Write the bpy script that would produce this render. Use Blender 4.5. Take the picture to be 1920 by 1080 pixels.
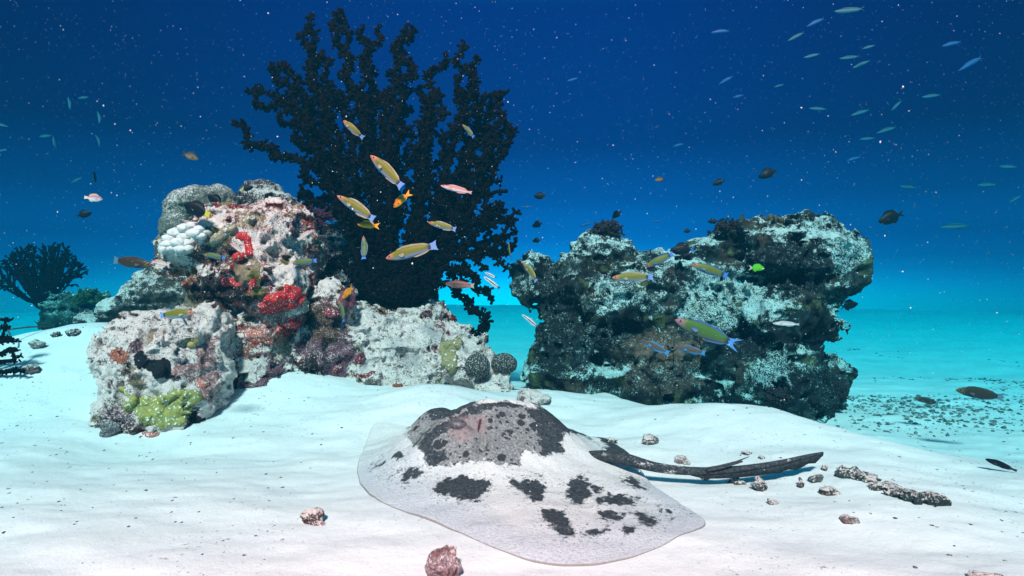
import bpy, math, random
import numpy as np
from mathutils import Vector, Matrix

SC = bpy.context.scene
for o in list(bpy.data.objects):
    bpy.data.objects.remove(o, do_unlink=True)
COL = SC.collection
R = math.radians

# ------------------------------------------------------------------ camera
H = 0.70                       # camera height above the near sand (m)
FPX = 1144.0                   # focal length in pixels of the 1920 wide photograph
PITCH = math.atan(20.0 / FPX)
cam = bpy.data.objects.new('camera', bpy.data.cameras.new('camera'))
COL.objects.link(cam)
cam.data.sensor_width = 36.0
cam.data.lens = 36.0 * FPX / 1920.0
cam.data.clip_start = 0.02
cam.data.clip_end = 500.0
cam.location = (0, 0, H)
cam.rotation_euler = (R(90) - PITCH, 0, 0)
SC.camera = cam
SC.render.resolution_x, SC.render.resolution_y = 1024, 576

# ------------------------------------------------------------------ light
SUN_EL, SUN_AZ = R(44), R(-174)         # sun high behind the camera, a little to its left (azimuth from +Y towards +X)
sun_dir = Vector((math.cos(SUN_EL) * math.sin(SUN_AZ), math.cos(SUN_EL) * math.cos(SUN_AZ), math.sin(SUN_EL)))
sl = bpy.data.lights.new('sun', 'SUN')
sl.energy = 5.0
sl.color = (1.0, 0.087, 0.076)
sl.angle = R(6.0)
so = bpy.data.objects.new('sun', sl)
COL.objects.link(so)
so.rotation_euler = (-sun_dir).to_track_quat('-Z', 'Y').to_euler()
so.location = (0, 0, 20)

W = bpy.data.worlds.new("World")
SC.world = W
W.use_nodes = True
wn, wl = W.node_tree.nodes, W.node_tree.links
wn.clear()
w_out = wn.new('ShaderNodeOutputWorld')
w_bg = wn.new('ShaderNodeBackground')
w_bg.inputs['Strength'].default_value = 0.055
w_sky = wn.new('ShaderNodeTexSky')
w_sky.sky_type = 'NISHITA'
w_sky.sun_disc = False
w_sky.sun_elevation = SUN_EL
w_sky.sun_rotation = SUN_AZ
w_tc = wn.new('ShaderNodeTexCoord')
w_sep = wn.new('ShaderNodeSeparateXYZ')
w_ramp = wn.new('ShaderNodeValToRGB')
w_mul = wn.new('ShaderNodeMix'); w_mul.data_type = 'RGBA'; w_mul.blend_type = 'MULTIPLY'
w_mul.inputs['Factor'].default_value = 1.0
wl.new(w_tc.outputs['Generated'], w_sep.inputs[0])
w_add = wn.new('ShaderNodeMath'); w_add.operation = 'ADD'; w_add.inputs[1].default_value = 0.08
wl.new(w_sep.outputs['Z'], w_add.inputs[0])
wl.new(w_add.outputs[0], w_ramp.inputs[0])
cr = w_ramp.color_ramp
# daylight filtered by the water column: deep blue sideways, brighter towards the surface overhead
stops = [(0.02, (0.0, 1.50, 1.50)), (0.05, (0.0, 1.12, 1.30)), (0.075, (0.0, 0.66, 1.02)), (0.092, (0.0, 0.30, 0.58)), (0.11, (0.0, 0.15, 0.34)), (0.14, (0.0, 0.077, 0.20)), (0.20, (0.0, 0.031, 0.092)), (0.29, (0.0, 0.013, 0.049)), (0.48, (0.0, 0.018, 0.071)),
         (0.78, (0.03, 0.13, 0.16)), (1.0, (0.06, 0.23, 0.22))]      # ramp position = direction z + 0.08
while len(cr.elements) < len(stops):
    cr.elements.new(0.5)
for e, (p, c) in zip(cr.elements, stops):
    e.position = p
    e.color = (*c, 1)
wl.new(w_sky.outputs[0], w_mul.inputs[6])
wl.new(w_ramp.outputs[0], w_mul.inputs[7])
w_abs = wn.new('ShaderNodeMath'); w_abs.operation = 'ABSOLUTE'
wl.new(w_sep.outputs['X'], w_abs.inputs[0])
w_side = wn.new('ShaderNodeMapRange'); w_side.interpolation_type = 'SMOOTHSTEP'
for _i, _v in zip((1, 2, 3, 4), (0.10, 0.72, 1.0, 0.50)): w_side.inputs[_i].default_value = _v
wl.new(w_abs.outputs[0], w_side.inputs[0])
w_mul2 = wn.new('ShaderNodeVectorMath'); w_mul2.operation = 'SCALE'      # sky dimmed towards both sides, imitating a lens vignette
wl.new(w_mul.outputs[2], w_mul2.inputs[0])
wl.new(w_side.outputs[0], w_mul2.inputs['Scale'])
wl.new(w_mul2.outputs[0], w_bg.inputs['Color'])
wl.new(w_bg.outputs[0], w_out.inputs['Surface'])

vs = SC.view_settings
vs.view_transform = 'Standard'
vs.look = 'None'
vs.gamma = 1.0
vs.exposure = 3.92
SC.render.engine = 'CYCLES'
SC.cycles.use_denoising = True
SC.cycles.max_bounces = 5
SC.cycles.diffuse_bounces = 2
SC.cycles.glossy_bounces = 1
SC.cycles.transmission_bounces = 1
SC.cycles.volume_bounces = 0
SC.cycles.transparent_max_bounces = 8

rnd = random.Random(7)

# ------------------------------------------------------------------ helpers: noise
class Noise:
    def __init__(s, seed):
        s.t = np.random.RandomState(seed).uniform(-1, 1, (32, 32, 32)).astype(np.float32)

    def __call__(s, P):
        P = np.asarray(P, np.float32)
        i = np.floor(P)
        f = P - i
        f = f * f * (3 - 2 * f)
        i = i.astype(np.int32) & 31
        j = (i + 1) & 31
        t = s.t
        x0, y0, z0, x1, y1, z1 = i[:, 0], i[:, 1], i[:, 2], j[:, 0], j[:, 1], j[:, 2]
        fx, fy, fz = f[:, 0], f[:, 1], f[:, 2]
        a = t[x0, y0, z0] * (1 - fx) + t[x1, y0, z0] * fx
        b = t[x0, y1, z0] * (1 - fx) + t[x1, y1, z0] * fx
        c = t[x0, y0, z1] * (1 - fx) + t[x1, y0, z1] * fx
        d = t[x0, y1, z1] * (1 - fx) + t[x1, y1, z1] * fx
        return (a * (1 - fy) + b * fy) * (1 - fz) + (c * (1 - fy) + d * fy) * fz

NZ = [Noise(k) for k in range(8)]

def fbm(P, freq, octaves=4, seed=0, gain=0.5):
    P = np.asarray(P, np.float32)
    out = np.zeros(len(P), np.float32)
    a, tot = 1.0, 0.0
    for k in range(octaves):
        out += a * NZ[(seed + k) % 8](P * freq + 7.3 * seed + 3.1 * k)
        tot += a
        a *= gain
        freq *= 2.03
    return out / tot

def sstep(a, b, x):
    t = np.clip((x - a) / (b - a), 0, 1)
    return t * t * (3 - 2 * t)

# ------------------------------------------------------------------ helpers: photograph measurements -> metres
CP, SP = math.cos(PITCH), math.sin(PITCH)

def at(px, py, d):
    """point at distance d (along the view axis) seen at photograph pixel px, py"""
    a, b = (px - 960.0) / FPX, (540.0 - py) / FPX
    return np.array([d * a, d * (CP + b * SP), H + d * (-SP + b * CP)])

def project(V):
    x, y, z = V[:, 0], V[:, 1], V[:, 2] - H
    d = y * CP - z * SP
    u = y * SP + z * CP
    d = np.maximum(d, 1e-3)
    return 960 + FPX * x / d, 540 - FPX * u / d, d

def bump2(x, y, cx, cy, sx, sy, a, rot=0.0):
    c, s = math.cos(rot), math.sin(rot)
    u, v = (x - cx) * c + (y - cy) * s, -(x - cx) * s + (y - cy) * c
    return a * np.exp(-(u / sx) ** 2 - (v / sy) ** 2)

def ground(x, y):
    x = np.asarray(x, np.float64)
    y = np.asarray(y, np.float64)
    r = np.hypot(x, y)
    z = 0.0 * x
    # the sea floor behind the reef lies lower
    z = z - 0.30 * sstep(3.6, 6.5, y)
    # sand falls away behind a crest on the right
    cx = x - 0.25 * (y - 3.0)
    crest = 3.02 - 0.62 * sstep(0.95, 1.75, x)
    z = z - 0.20 * sstep(0.0, 0.55, y - crest) * sstep(0.55, 1.05, x) * (1 - sstep(3.6, 5.5, y))* (1 - 0.75 * sstep(1.5, 1.95, x))
    z = z + bump2(x, y, 1.0, 2.85, 0.42, 0.30, 0.10, -0.5)
    z = z - 0.10 * sstep(1.2, 2.2, x) * sstep(1.6, 3.2, y) * (1 - sstep(4, 6, y))
    # sand banked up on the left
    z = z + bump2(x, y, -2.35, 3.62, 1.05, 0.62, 0.40, 0.25)
    z = z + bump2(x, y, -3.6, 4.2, 0.9, 0.8, 0.18)
    # sand heaped against the low reef behind the ray
    z = z + bump2(x, y, -0.42, 3.05, 0.34, 0.34, 0.15)
    z = z + bump2(x, y, -1.10, 3.40, 0.42, 0.45, 0.12)
    z = z + bump2(x, y, 0.25, 3.30, 0.5, 0.4, 0.08)
    # hollow scoured at the foot of the near boulder
    z = z - bump2(x, y, -1.62, 2.55, 0.30, 0.22, 0.03)
    z = z + bump2(x, y, -0.02, 2.25, 0.65, 0.60, 0.02)
    return z

def ground_fine(x, y):
    x = np.asarray(x, np.float64); y = np.asarray(y, np.float64)
    P = np.stack([x, y, 0 * x], -1).reshape(-1, 3)
    n = fbm(P, 1.1, 3, 1).reshape(x.shape) * 0.030
    n = n + fbm(P * np.array([1.0, 2.2, 1]), 2.6, 3, 3).reshape(x.shape) * 0.013
    n = n + fbm(P * np.array([1.0, 1.6, 1]), 14.0, 2, 5).reshape(x.shape) * 0.0014
    wv = fbm(P, 1.7, 2, 4).reshape(x.shape)
    n = n + 0.0035 * np.sin(15 * (y + 0.35 * x) + 5.5 * wv) * (0.5 + wv)
    return ground(x, y) + n * np.clip(np.hypot(x, y) / 1.5, 0.3, 1.6)

def gz(x, y):
    return float(ground_fine(np.array([x]), np.array([y]))[0])

def on_ground(px, py):
    """where the view line through a pixel meets the sand"""
    d0 = 0.8
    prev = None
    d = d0
    while d < 60:
        p = at(px, py, d)
        if p[2] < gz(p[0], p[1]):
            lo, hi = d / 1.01, d
            for _ in range(12):
                m = 0.5 * (lo + hi)
                p = at(px, py, m)
                if p[2] < gz(p[0], p[1]): hi = m
                else: lo = m
            p = at(px, py, hi)
            return np.array([p[0], p[1], gz(p[0], p[1])]), hi
        d *= 1.01
    return at(px, py, 60), 60

# ------------------------------------------------------------------ helpers: meshes
def mesh_np(name, V, F, smooth=True, cols=None, attrs=None):
    V = np.asarray(V, np.float32)
    me = bpy.data.meshes.new(name)
    if isinstance(F, np.ndarray):
        k = F.shape[1]
        me.vertices.add(len(V)); me.vertices.foreach_set('co', V.ravel())
        me.loops.add(F.size); me.loops.foreach_set('vertex_index', F.astype(np.int32).ravel())
        me.polygons.add(len(F))
        me.polygons.foreach_set('loop_start', (np.arange(len(F)) * k).astype(np.int32))
        me.update(calc_edges=True)
        me.validate()
    else:
        me.from_pydata(V.tolist(), [], F)
        me.update()
    if smooth:
        me.polygons.foreach_set('use_smooth', np.ones(len(me.polygons), bool))
    for k, arr in (cols or {}).items():
        a = me.color_attributes.new(k, 'FLOAT_COLOR', 'POINT')
        c = np.ones((len(V), 4), np.float32); c[:, :3] = arr
        a.data.foreach_set('color', c.ravel())
    for k, arr in (attrs or {}).items():
        a = me.attributes.new(k, 'FLOAT', 'POINT')
        a.data.foreach_set('value', np.asarray(arr, np.float32))
    return me

def link(name, me, mat=None, parent=None, loc=None):
    o = bpy.data.objects.new(name, me)
    COL.objects.link(o)
    if mat is not None and me is not None:
        if len(me.materials) == 0: me.materials.append(mat)
    if parent is not None: o.parent = parent
    if loc is not None: o.location = loc
    return o

def tag(o, label=None, cat=None, group=None, kind=None):
    if label: o['label'] = label
    if cat: o['category'] = cat
    if group: o['group'] = group
    if kind: o['kind'] = kind
    return o

def empty(name, loc):
    o = bpy.data.objects.new(name, None)
    COL.objects.link(o)
    o.location = loc
    o.empty_display_size = 0.05
    return o

class MB:
    """collects quads / triangles into one mesh"""
    def __init__(s): s.V, s.F, s.n, s.C = [], [], 0, []
    def add(s, V, F, c=None):
        V = np.asarray(V, float)
        s.V.append(V); s.F += [tuple(int(i) + s.n for i in f) for f in F]; s.n += len(V)
        s.C.append(np.tile(c, (len(V), 1)) if c is not None and np.ndim(c) == 1 else (c if c is not None else np.ones((len(V), 3))))
    def mesh(s, name, smooth=True):
        return mesh_np(name, np.concatenate(s.V), s.F, smooth, {'Col': np.concatenate(s.C)})

def frame_of(t):
    t = t / (np.linalg.norm(t) + 1e-9)
    a = np.array([0, 0, 1.0]) if abs(t[2]) < 0.9 else np.array([1.0, 0, 0])
    n = np.cross(t, a); n /= np.linalg.norm(n)
    return n, np.cross(t, n)

def tube(mb, P, rad, sides=7, c=None, squash=1.0, cap=True, wob=0.0):
    P = np.asarray(P, float); rad = np.asarray(rad, float)
    V, F = [], []
    for i in range(len(P)):
        t = P[min(i + 1, len(P) - 1)] - P[max(i - 1, 0)]
        n, b = frame_of(t)
        for k in range(sides):
            a = 2 * math.pi * k / sides
            rr = rad[i] * (1 + wob * rnd.uniform(-1, 1))
            V.append(P[i] + rr * (math.cos(a) * n + squash * math.sin(a) * b))
    for i in range(len(P) - 1):
        for k in range(sides):
            k2 = (k + 1) % sides
            F.append((i * sides + k, i * sides + k2, (i + 1) * sides + k2, (i + 1) * sides + k))
    if cap:
        V.append(P[0]); V.append(P[-1])
        a, b = len(V) - 2, len(V) - 1
        for k in range(sides):
            k2 = (k + 1) % sides
            F.append((a, k2, k)); F.append((b, (len(P) - 1) * sides + k, (len(P) - 1) * sides + k2))
    mb.add(V, F, c)

# ------------------------------------------------------------------ helpers: materials
def new_mat(name):
    m = bpy.data.materials.new(name); m.use_nodes = True
    nt = m.node_tree
    b = nt.nodes['Principled BSDF']
    return m, nt, b

def nnode(nt, typ, **kw):
    n = nt.nodes.new(typ)
    for k, v in kw.items():
        if k in n.inputs: n.inputs[k].default_value = v
        else: setattr(n, k, v)
    return n

def noise_node(nt, co, scale, detail=4, rough=0.6):
    n = nt.nodes.new('ShaderNodeTexNoise')
    n.inputs['Scale'].default_value = scale
    n.inputs['Detail'].default_value = detail
    n.inputs['Roughness'].default_value = rough
    nt.links.new(co, n.inputs['Vector'])
    return n.outputs['Fac']

def math_node(nt, op, a, b=None, clamp=False):
    n = nt.nodes.new('ShaderNodeMath'); n.operation = op; n.use_clamp = clamp
    for i, v in enumerate((a, b)):
        if v is None: continue
        if isinstance(v, (int, float)): n.inputs[i].default_value = v
        else: nt.links.new(v, n.inputs[i])
    return n.outputs[0]

def maprange(nt, v, a, b, c=0.0, d=1.0, smooth=True):
    n = nt.nodes.new('ShaderNodeMapRange')
    n.interpolation_type = 'SMOOTHSTEP' if smooth else 'LINEAR'
    nt.links.new(v, n.inputs[0])
    for i, x in zip((1, 2, 3, 4), (a, b, c, d)): n.inputs[i].default_value = x
    return n.outputs[0]

def mixc(nt, f, a, b, mode='MIX'):
    n = nt.nodes.new('ShaderNodeMix'); n.data_type = 'RGBA'; n.blend_type = mode
    for sock, v in ((n.inputs[0], f), (n.inputs[6], a), (n.inputs[7], b)):
        if isinstance(v, (int, float)): sock.default_value = v
        elif isinstance(v, tuple): sock.default_value = (*v, 1)
        else: nt.links.new(v, sock)
    return n.outputs[2]

def attr(nt, name, out='Color'):
    n = nt.nodes.new('ShaderNodeAttribute'); n.attribute_name = name
    return n.outputs[out]

def objco(nt):
    return nt.nodes.new('ShaderNodeTexCoord').outputs['Object']

def bump(nt, b, h, dist, strength=1.0):
    n = nt.nodes.new('ShaderNodeBump')
    n.inputs['Distance'].default_value = dist
    n.inputs['Strength'].default_value = strength
    nt.links.new(h, n.inputs['Height'])
    nt.links.new(n.outputs[0], b.inputs['Normal'])

SAND = (0.80, 0.745, 0.70)

def make_sand_mat():
    m, nt, b = new_mat('sand')
    co = objco(nt)
    big = noise_node(nt, co, 3.0, 4)
    fine = noise_node(nt, co, 260.0, 3, 0.7)
    mid = noise_node(nt, co, 38.0, 4, 0.65)
    c = mixc(nt, maprange(nt, big, 0.3, 0.7), (0.76, 0.75, 0.725), (0.69, 0.685, 0.67))
    c = mixc(nt, maprange(nt, fine, 0.54, 0.70, 0, 0.55), c, (0.42, 0.38, 0.36))
    mp = nt.nodes.new('ShaderNodeMapping'); mp.inputs['Scale'].default_value = (1.0, 3.2, 1.0); mp.inputs['Rotation'].default_value = (0, 0, 0.35)
    nt.links.new(co, mp.inputs['Vector'])
    stk = noise_node(nt, mp.outputs[0], 7.0, 5, 0.7)
    c = mixc(nt, maprange(nt, stk, 0.52, 0.70, 0, 0.30), c, (0.50, 0.49, 0.47))
    sp = noise_node(nt, co, 75.0, 2, 0.5)
    msk = noise_node(nt, co, 2.2, 3, 0.6)
    spk = math_node(nt, 'MULTIPLY', maprange(nt, sp, 0.65, 0.71), maprange(nt, msk, 0.48, 0.62))
    c = mixc(nt, math_node(nt, 'MULTIPLY', spk, 0.75), c, (0.20, 0.18, 0.17))
    nt.links.new(c, b.inputs['Base Color'])
    b.inputs['Roughness'].default_value = 0.95
    b.inputs['Specular IOR Level'].default_value = 0.1
    h = math_node(nt, 'ADD', math_node(nt, 'MULTIPLY', mid, 1.0), math_node(nt, 'MULTIPLY', fine, 0.35))
    bump(nt, b, h, 0.004, 0.8)
    return m
M_SAND = make_sand_mat()

def make_reef_mat(name, dustc=(0.92, 0.74, 0.68), fscale=1.0, dark=0.42, bumpd=0.014):  # default dustc: pinkish crust, warmed further to imitate flash light
    m, nt, b = new_mat(name)
    co = objco(nt)
    colr, dust = attr(nt, 'Col'), attr(nt, 'dust', 'Fac')
    n1 = noise_node(nt, co, 42 * fscale, 5, 0.72)
    n2 = noise_node(nt, co, 130 * fscale, 4, 0.75)
    n3 = noise_node(nt, co, 210 * fscale, 2, 0.6)
    sh = math_node(nt, 'ADD', math_node(nt, 'MULTIPLY', n1, 0.6), math_node(nt, 'MULTIPLY', n2, 0.4))
    c = mixc(nt, maprange(nt, sh, 0.36, 0.60), mixc(nt, 1.0, colr, (dark, dark, dark), 'MULTIPLY'), colr)
    a = math_node(nt, 'ADD', dust, math_node(nt, 'MULTIPLY', math_node(nt, 'SUBTRACT', n1, 0.5), 1.5))
    a = math_node(nt, 'ADD', a, math_node(nt, 'MULTIPLY', math_node(nt, 'SUBTRACT', n2, 0.5), 3.2))
    f = maprange(nt, a, 0.36, 0.70)
    c = mixc(nt, f, c, dustc)
    nt.links.new(c, b.inputs['Base Color'])
    b.inputs['Roughness'].default_value = 0.9
    b.inputs['Specular IOR Level'].default_value = 0.15
    h = math_node(nt, 'ADD', math_node(nt, 'MULTIPLY', n1, 1.0), math_node(nt, 'MULTIPLY', n2, 0.8))
    h = math_node(nt, 'ADD', h, math_node(nt, 'MULTIPLY', n3, 0.35))
    bump(nt, b, h, bumpd, 1.0)
    return m
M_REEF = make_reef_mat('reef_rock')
M_CYANCAST = make_reef_mat('cyan_cast_rock', (0.52, 0.74, 0.71), 1.0, 0.22, 0.014)  # outcrop material: the water's cyan cast is painted into its dust colour

def make_growth_mat(name, c1, c2, scale=70, rough=0.7, white=0.0, bumpd=0.006, spec=0.25):
    m, nt, b = new_mat(name)
    co = objco(nt)
    n1 = noise_node(nt, co, scale, 4, 0.65)
    n2 = noise_node(nt, co, scale * 2.6, 3, 0.6)
    c = mixc(nt, maprange(nt, n1, 0.35, 0.65), c1, c2)
    if white > 0:
        c = mixc(nt, maprange(nt, math_node(nt, 'ADD', n2, math_node(nt, 'MULTIPLY', n1, 0.5)), 0.98 - white, 1.04 - white), c, (0.8, 0.74, 0.70))
    nt.links.new(c, b.inputs['Base Color'])
    b.inputs['Roughness'].default_value = rough
    b.inputs['Specular IOR Level'].default_value = spec
    bump(nt, b, math_node(nt, 'ADD', n1, math_node(nt, 'MULTIPLY', n2, 0.5)), bumpd, 1.0)
    return m

def make_vcol_mat(name, rough=0.45, spec=0.4, var=0.25, scale=160, bumpd=0.0):
    m, nt, b = new_mat(name)
    co = objco(nt)
    n1 = noise_node(nt, co, scale, 3, 0.6)
    c = attr(nt, 'Col')
    c = mixc(nt, maprange(nt, n1, 0.3, 0.7), mixc(nt, 1.0, c, (1 - var,) * 3, 'MULTIPLY'), c)
    nt.links.new(c, b.inputs['Base Color'])
    b.inputs['Roughness'].default_value = rough
    b.inputs['Specular IOR Level'].default_value = spec
    if bumpd: bump(nt, b, n1, bumpd)
    return m

# ------------------------------------------------------------------ setting: the sand sheet
def build_sand():
    th = np.concatenate([np.linspace(-180, -70, 56)[:-1], np.linspace(-70, 70, 640), np.linspace(70, 180, 56)[1:-1]])
    rr = np.concatenate([np.geomspace(0.15, 0.9, 20)[:-1], np.geomspace(0.9, 7, 430), np.geomspace(7, 22, 50)[1:]])
    T, Rr = np.meshgrid(np.radians(th), rr)
    X, Y = Rr * np.sin(T), Rr * np.cos(T)
    Z = ground_fine(X, Y)
    nr, nt_ = X.shape
    V = np.stack([X, Y, Z], -1).reshape(-1, 3)
    i, j = np.meshgrid(np.arange(nr - 1), np.arange(nt_), indexing='ij')
    j2 = (j + 1) % nt_
    F = np.stack([i * nt_ + j, i * nt_ + j2, (i + 1) * nt_ + j2, (i + 1) * nt_ + j], -1).reshape(-1, 4)
    # close the centre
    V = np.vstack([V, [[0, 0, gz(0.0, 0.0)]]])
    c = len(V) - 1
    j = np.arange(nt_)
    F = F[:, ::-1]
    me = mesh_np('sand', V, F)
    o = link('sand', me, M_SAND)
    cap = MB()
    tag(o, 'white coral sand of the sea floor, faintly rippled', None, None, 'structure')
    return o
build_sand()

# ------------------------------------------------------------------ rocks: blobs joined, eaten away by noise, meshed with surface nets
def surface_nets(S, org, h):
    nx, ny, nz = S.shape
    ins = S < 0
    cnt = np.zeros((nx - 1, ny - 1, nz - 1), np.int8)
    for a in (0, 1):
        for b in (0, 1):
            for c in (0, 1):
                cnt += ins[a:nx - 1 + a, b:ny - 1 + b, c:nz - 1 + c]
    act = (cnt > 0) & (cnt < 8)
    I = np.argwhere(act)
    idx = -np.ones(act.shape, np.int64)
    idx[act] = np.arange(len(I))
    pos = np.zeros((len(I), 3)); n = np.zeros(len(I))
    corners = [(a, b, c) for a in (0, 1) for b in (0, 1) for c in (0, 1)]
    for p in corners:
        for ax in range(3):
            if p[ax]: continue
            q = list(p); q[ax] = 1
            s0 = S[I[:, 0] + p[0], I[:, 1] + p[1], I[:, 2] + p[2]]
            s1 = S[I[:, 0] + q[0], I[:, 1] + q[1], I[:, 2] + q[2]]
            x = (s0 < 0) != (s1 < 0)
            t = np.where(x, s0 / np.where(x, s0 - s1, 1), 0)
            e = np.tile(np.array(p, float), (len(I), 1)); e[:, ax] += t
            pos[x] += e[x]; n[x] += 1
    V = org + (I + pos / n[:, None]) * h
    Fs = []
    for ax in range(3):
        sl0 = [slice(None)] * 3; sl1 = [slice(None)] * 3
        sl0[ax] = slice(0, -1); sl1[ax] = slice(1, None)
        a, b = ins[tuple(sl0)], ins[tuple(sl1)]
        E = np.argwhere(a != b)
        o1, o2 = [k for k in range(3) if k != ax]
        ok = (E[:, o1] > 0) & (E[:, o2] > 0) & (E[:, o1] < S.shape[o1] - 1) & (E[:, o2] < S.shape[o2] - 1)
        E = E[ok]
        def cell(d1, d2):
            c = E.copy(); c[:, o1] -= d1; c[:, o2] -= d2
            return idx[c[:, 0], c[:, 1], c[:, 2]]
        q = np.stack([cell(1, 1), cell(0, 1), cell(0, 0), cell(1, 0)], -1)
        flip = ins[E[:, 0], E[:, 1], E[:, 2]]
        if ax == 1: flip = ~flip
        q[~flip] = q[~flip][:, ::-1]
        Fs.append(q)
    return V, np.concatenate(Fs)

def sdf_rock(blobs, voxel, seed=0, k=0.05, octs=((3.2, 0.07), (8, 0.04), (19, 0.018), (42, 0.008)), cuts=(), floor=True):
    """blobs: (centre xyz, radii xyz); returns vertices, quads"""
    C = np.array([b[0] for b in blobs], float); Rd = np.array([b[1] for b in blobs], float)
    pad = 0.10 if voxel > 0.006 else 0.03
    lo, hi = (C - Rd).min(0) - pad, (C + Rd).max(0) + pad
    if floor:
        lo[2] = max(lo[2], min(gz(lo[0], lo[1]), gz(hi[0], lo[1]), gz(lo[0], hi[1]), gz(hi[0], hi[1]), gz(*(0.5 * (lo + hi))[:2])) - 0.12)
    n = np.ceil((hi - lo) / voxel).astype(int) + 2
    ax = [lo[i] + voxel * np.arange(n[i]) for i in range(3)]
    X, Y, Z = np.meshgrid(*[a.astype(np.float32) for a in ax], indexing='ij')
    S = np.full(X.shape, 9.0, np.float32)
    def ell(c, r):
        x, y, z = X - np.float32(c[0]), Y - np.float32(c[1]), Z - np.float32(c[2])
        k0 = np.sqrt((x / r[0]) ** 2 + (y / r[1]) ** 2 + (z / r[2]) ** 2)
        k1 = np.sqrt((x / r[0] ** 2) ** 2 + (y / r[1] ** 2) ** 2 + (z / r[2] ** 2) ** 2) + 1e-6
        return (k0 * (k0 - 1) / k1).astype(np.float32)
    for c, r in zip(C, Rd):
        d = ell(c, r)
        hh = np.clip(0.5 + 0.5 * (S - d) / k, 0, 1)
        S = S * (1 - hh) + d * hh - k * hh * (1 - hh)
    for c, r in cuts:
        S = np.maximum(S, -ell(np.array(c), np.array(r)))
    tot = sum(a for _, a in octs)
    band = np.abs(S) < tot * 1.3 + voxel * 2
    P = np.stack([X[band], Y[band], Z[band]], -1)
    dsp = np.zeros(len(P), np.float32)
    for q, (f, a) in enumerate(octs):
        nzv = NZ[(seed + q) % 8](P * f + seed * 3.7)
        if q >= 1: nzv = 0.55 - 2.2 * np.abs(nzv)       # lumpy, with crevices
        dsp += a * nzv
    S[band] -= dsp
    # open sides of the box stay outside
    S[0], S[-1], S[:, 0], S[:, -1], S[:, :, 0], S[:, :, -1] = (0.05,) * 6
    return surface_nets(S, lo, voxel)

def poly_sd(px, py, poly):
    """signed distance in photograph pixels, positive inside"""
    poly = np.asarray(poly, float)
    ins = np.zeros(len(px), bool)
    dm = np.full(len(px), 1e9)
    for i in range(len(poly)):
        a, b = poly[i - 1], poly[i]
        e = b - a
        t = np.clip(((px - a[0]) * e[0] + (py - a[1]) * e[1]) / (e @ e + 1e-9), 0, 1)
        dm = np.minimum(dm, np.hypot(px - a[0] - t * e[0], py - a[1] - t * e[1]))
        cond = (a[1] > py) != (b[1] > py)
        xx = a[0] + (py - a[1]) * e[0] / (e[1] if abs(e[1]) > 1e-9 else 1e-9)
        ins ^= cond & (px < xx)
    return np.where(ins, dm, -dm)

def ellp(cx, cy, rx, ry, rot=0, n=18):
    a = np.linspace(0, 2 * math.pi, n, endpoint=False)
    c, s = math.cos(R(rot)), math.sin(R(rot))
    return [(cx + rx * math.cos(t) * c - ry * math.sin(t) * s, cy + rx * math.cos(t) * s + ry * math.sin(t) * c) for t in a]

def pxblob(px, py, d, rx, ry, rd):
    return (at(px, py, d), (rx * d / FPX, rd, ry * d / FPX))

class Rock: pass

def make_rock(name, label, cat, blobs, voxel, seed, base, accents=(), paint=(), dust=(0.25, 0.55), mat=None, k=0.05,
              octs=None, cuts=(), group=None, floor=True, dustn=0.5):
    """base: two colours; accents: (colour, freq, threshold, width, seed); paint: (colour, polygon, soft, dust) on the faces seen there"""
    kw = {} if octs is None else {'octs': octs}
    V, F = sdf_rock(blobs, voxel, seed, k, cuts=cuts, floor=floor, **kw)
    loc = np.array([V[:, 0].mean(), V[:, 1].mean(), V[:, 2].min()])
    me = mesh_np(name, V - loc, F)
    N = np.zeros(len(V) * 3, np.float32); me.vertices.foreach_get('normal', N); N = N.reshape(-1, 3)
    t = sstep(-0.35, 0.35, fbm(V, 7, 4, seed + 2))[:, None]
    C = np.array(base[0]) * (1 - t) + np.array(base[1]) * t
    D = dust[0] + dust[1] * N[:, 2] + dustn * fbm(V, 5, 3, seed + 5)
    for col, fr, th, wd, sd in accents:
        a = sstep(th, th + wd, fbm(V, fr, 4, sd))[:, None]
        C = C * (1 - a) + np.array(col) * a
        D = D - 0.38 * a[:, 0]
    px, py, dd = project(V)
    for col, poly, soft, dv in paint:
        sd = poly_sd(px, py, poly) + soft * 1.3 * fbm(V, 30, 3, 4) + soft * fbm(V, 9, 2, 1)
        a = sstep(-soft * 0.3, soft * 0.3, sd)
        if col is not None: C = C * (1 - a[:, None]) + np.array(col) * a[:, None]
        if dv is not None: D = D * (1 - a) + dv * a + a * 0.25 * fbm(V, 20, 2, 6)
    D = np.minimum(D, 0.92)
    ca = me.color_attributes.new('Col', 'FLOAT_COLOR', 'POINT')
    cc = np.ones((len(V), 4), np.float32); cc[:, :3] = np.clip(C, 0, 1)
    ca.data.foreach_set('color', cc.ravel())
    da = me.attributes.new('dust', 'FLOAT', 'POINT'); da.data.foreach_set('value', D.astype(np.float32))
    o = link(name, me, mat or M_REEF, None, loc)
    tag(o, label, cat, group)
    r = Rock(); r.V, r.F, r.N, r.px, r.py, r.d, r.o = V, F, N, px, py, dd, o
    # coarse depth buffer, to find the faces towards the photograph
    key = (np.floor(px / 8).astype(int) * 4096 + np.floor(py / 8).astype(int))
    u, inv = np.unique(key, return_inverse=True)
    mn = np.full(len(u), 1e9); np.minimum.at(mn, inv, dd)
    r.vis = dd < mn[inv] + 0.09
    return r

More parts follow.
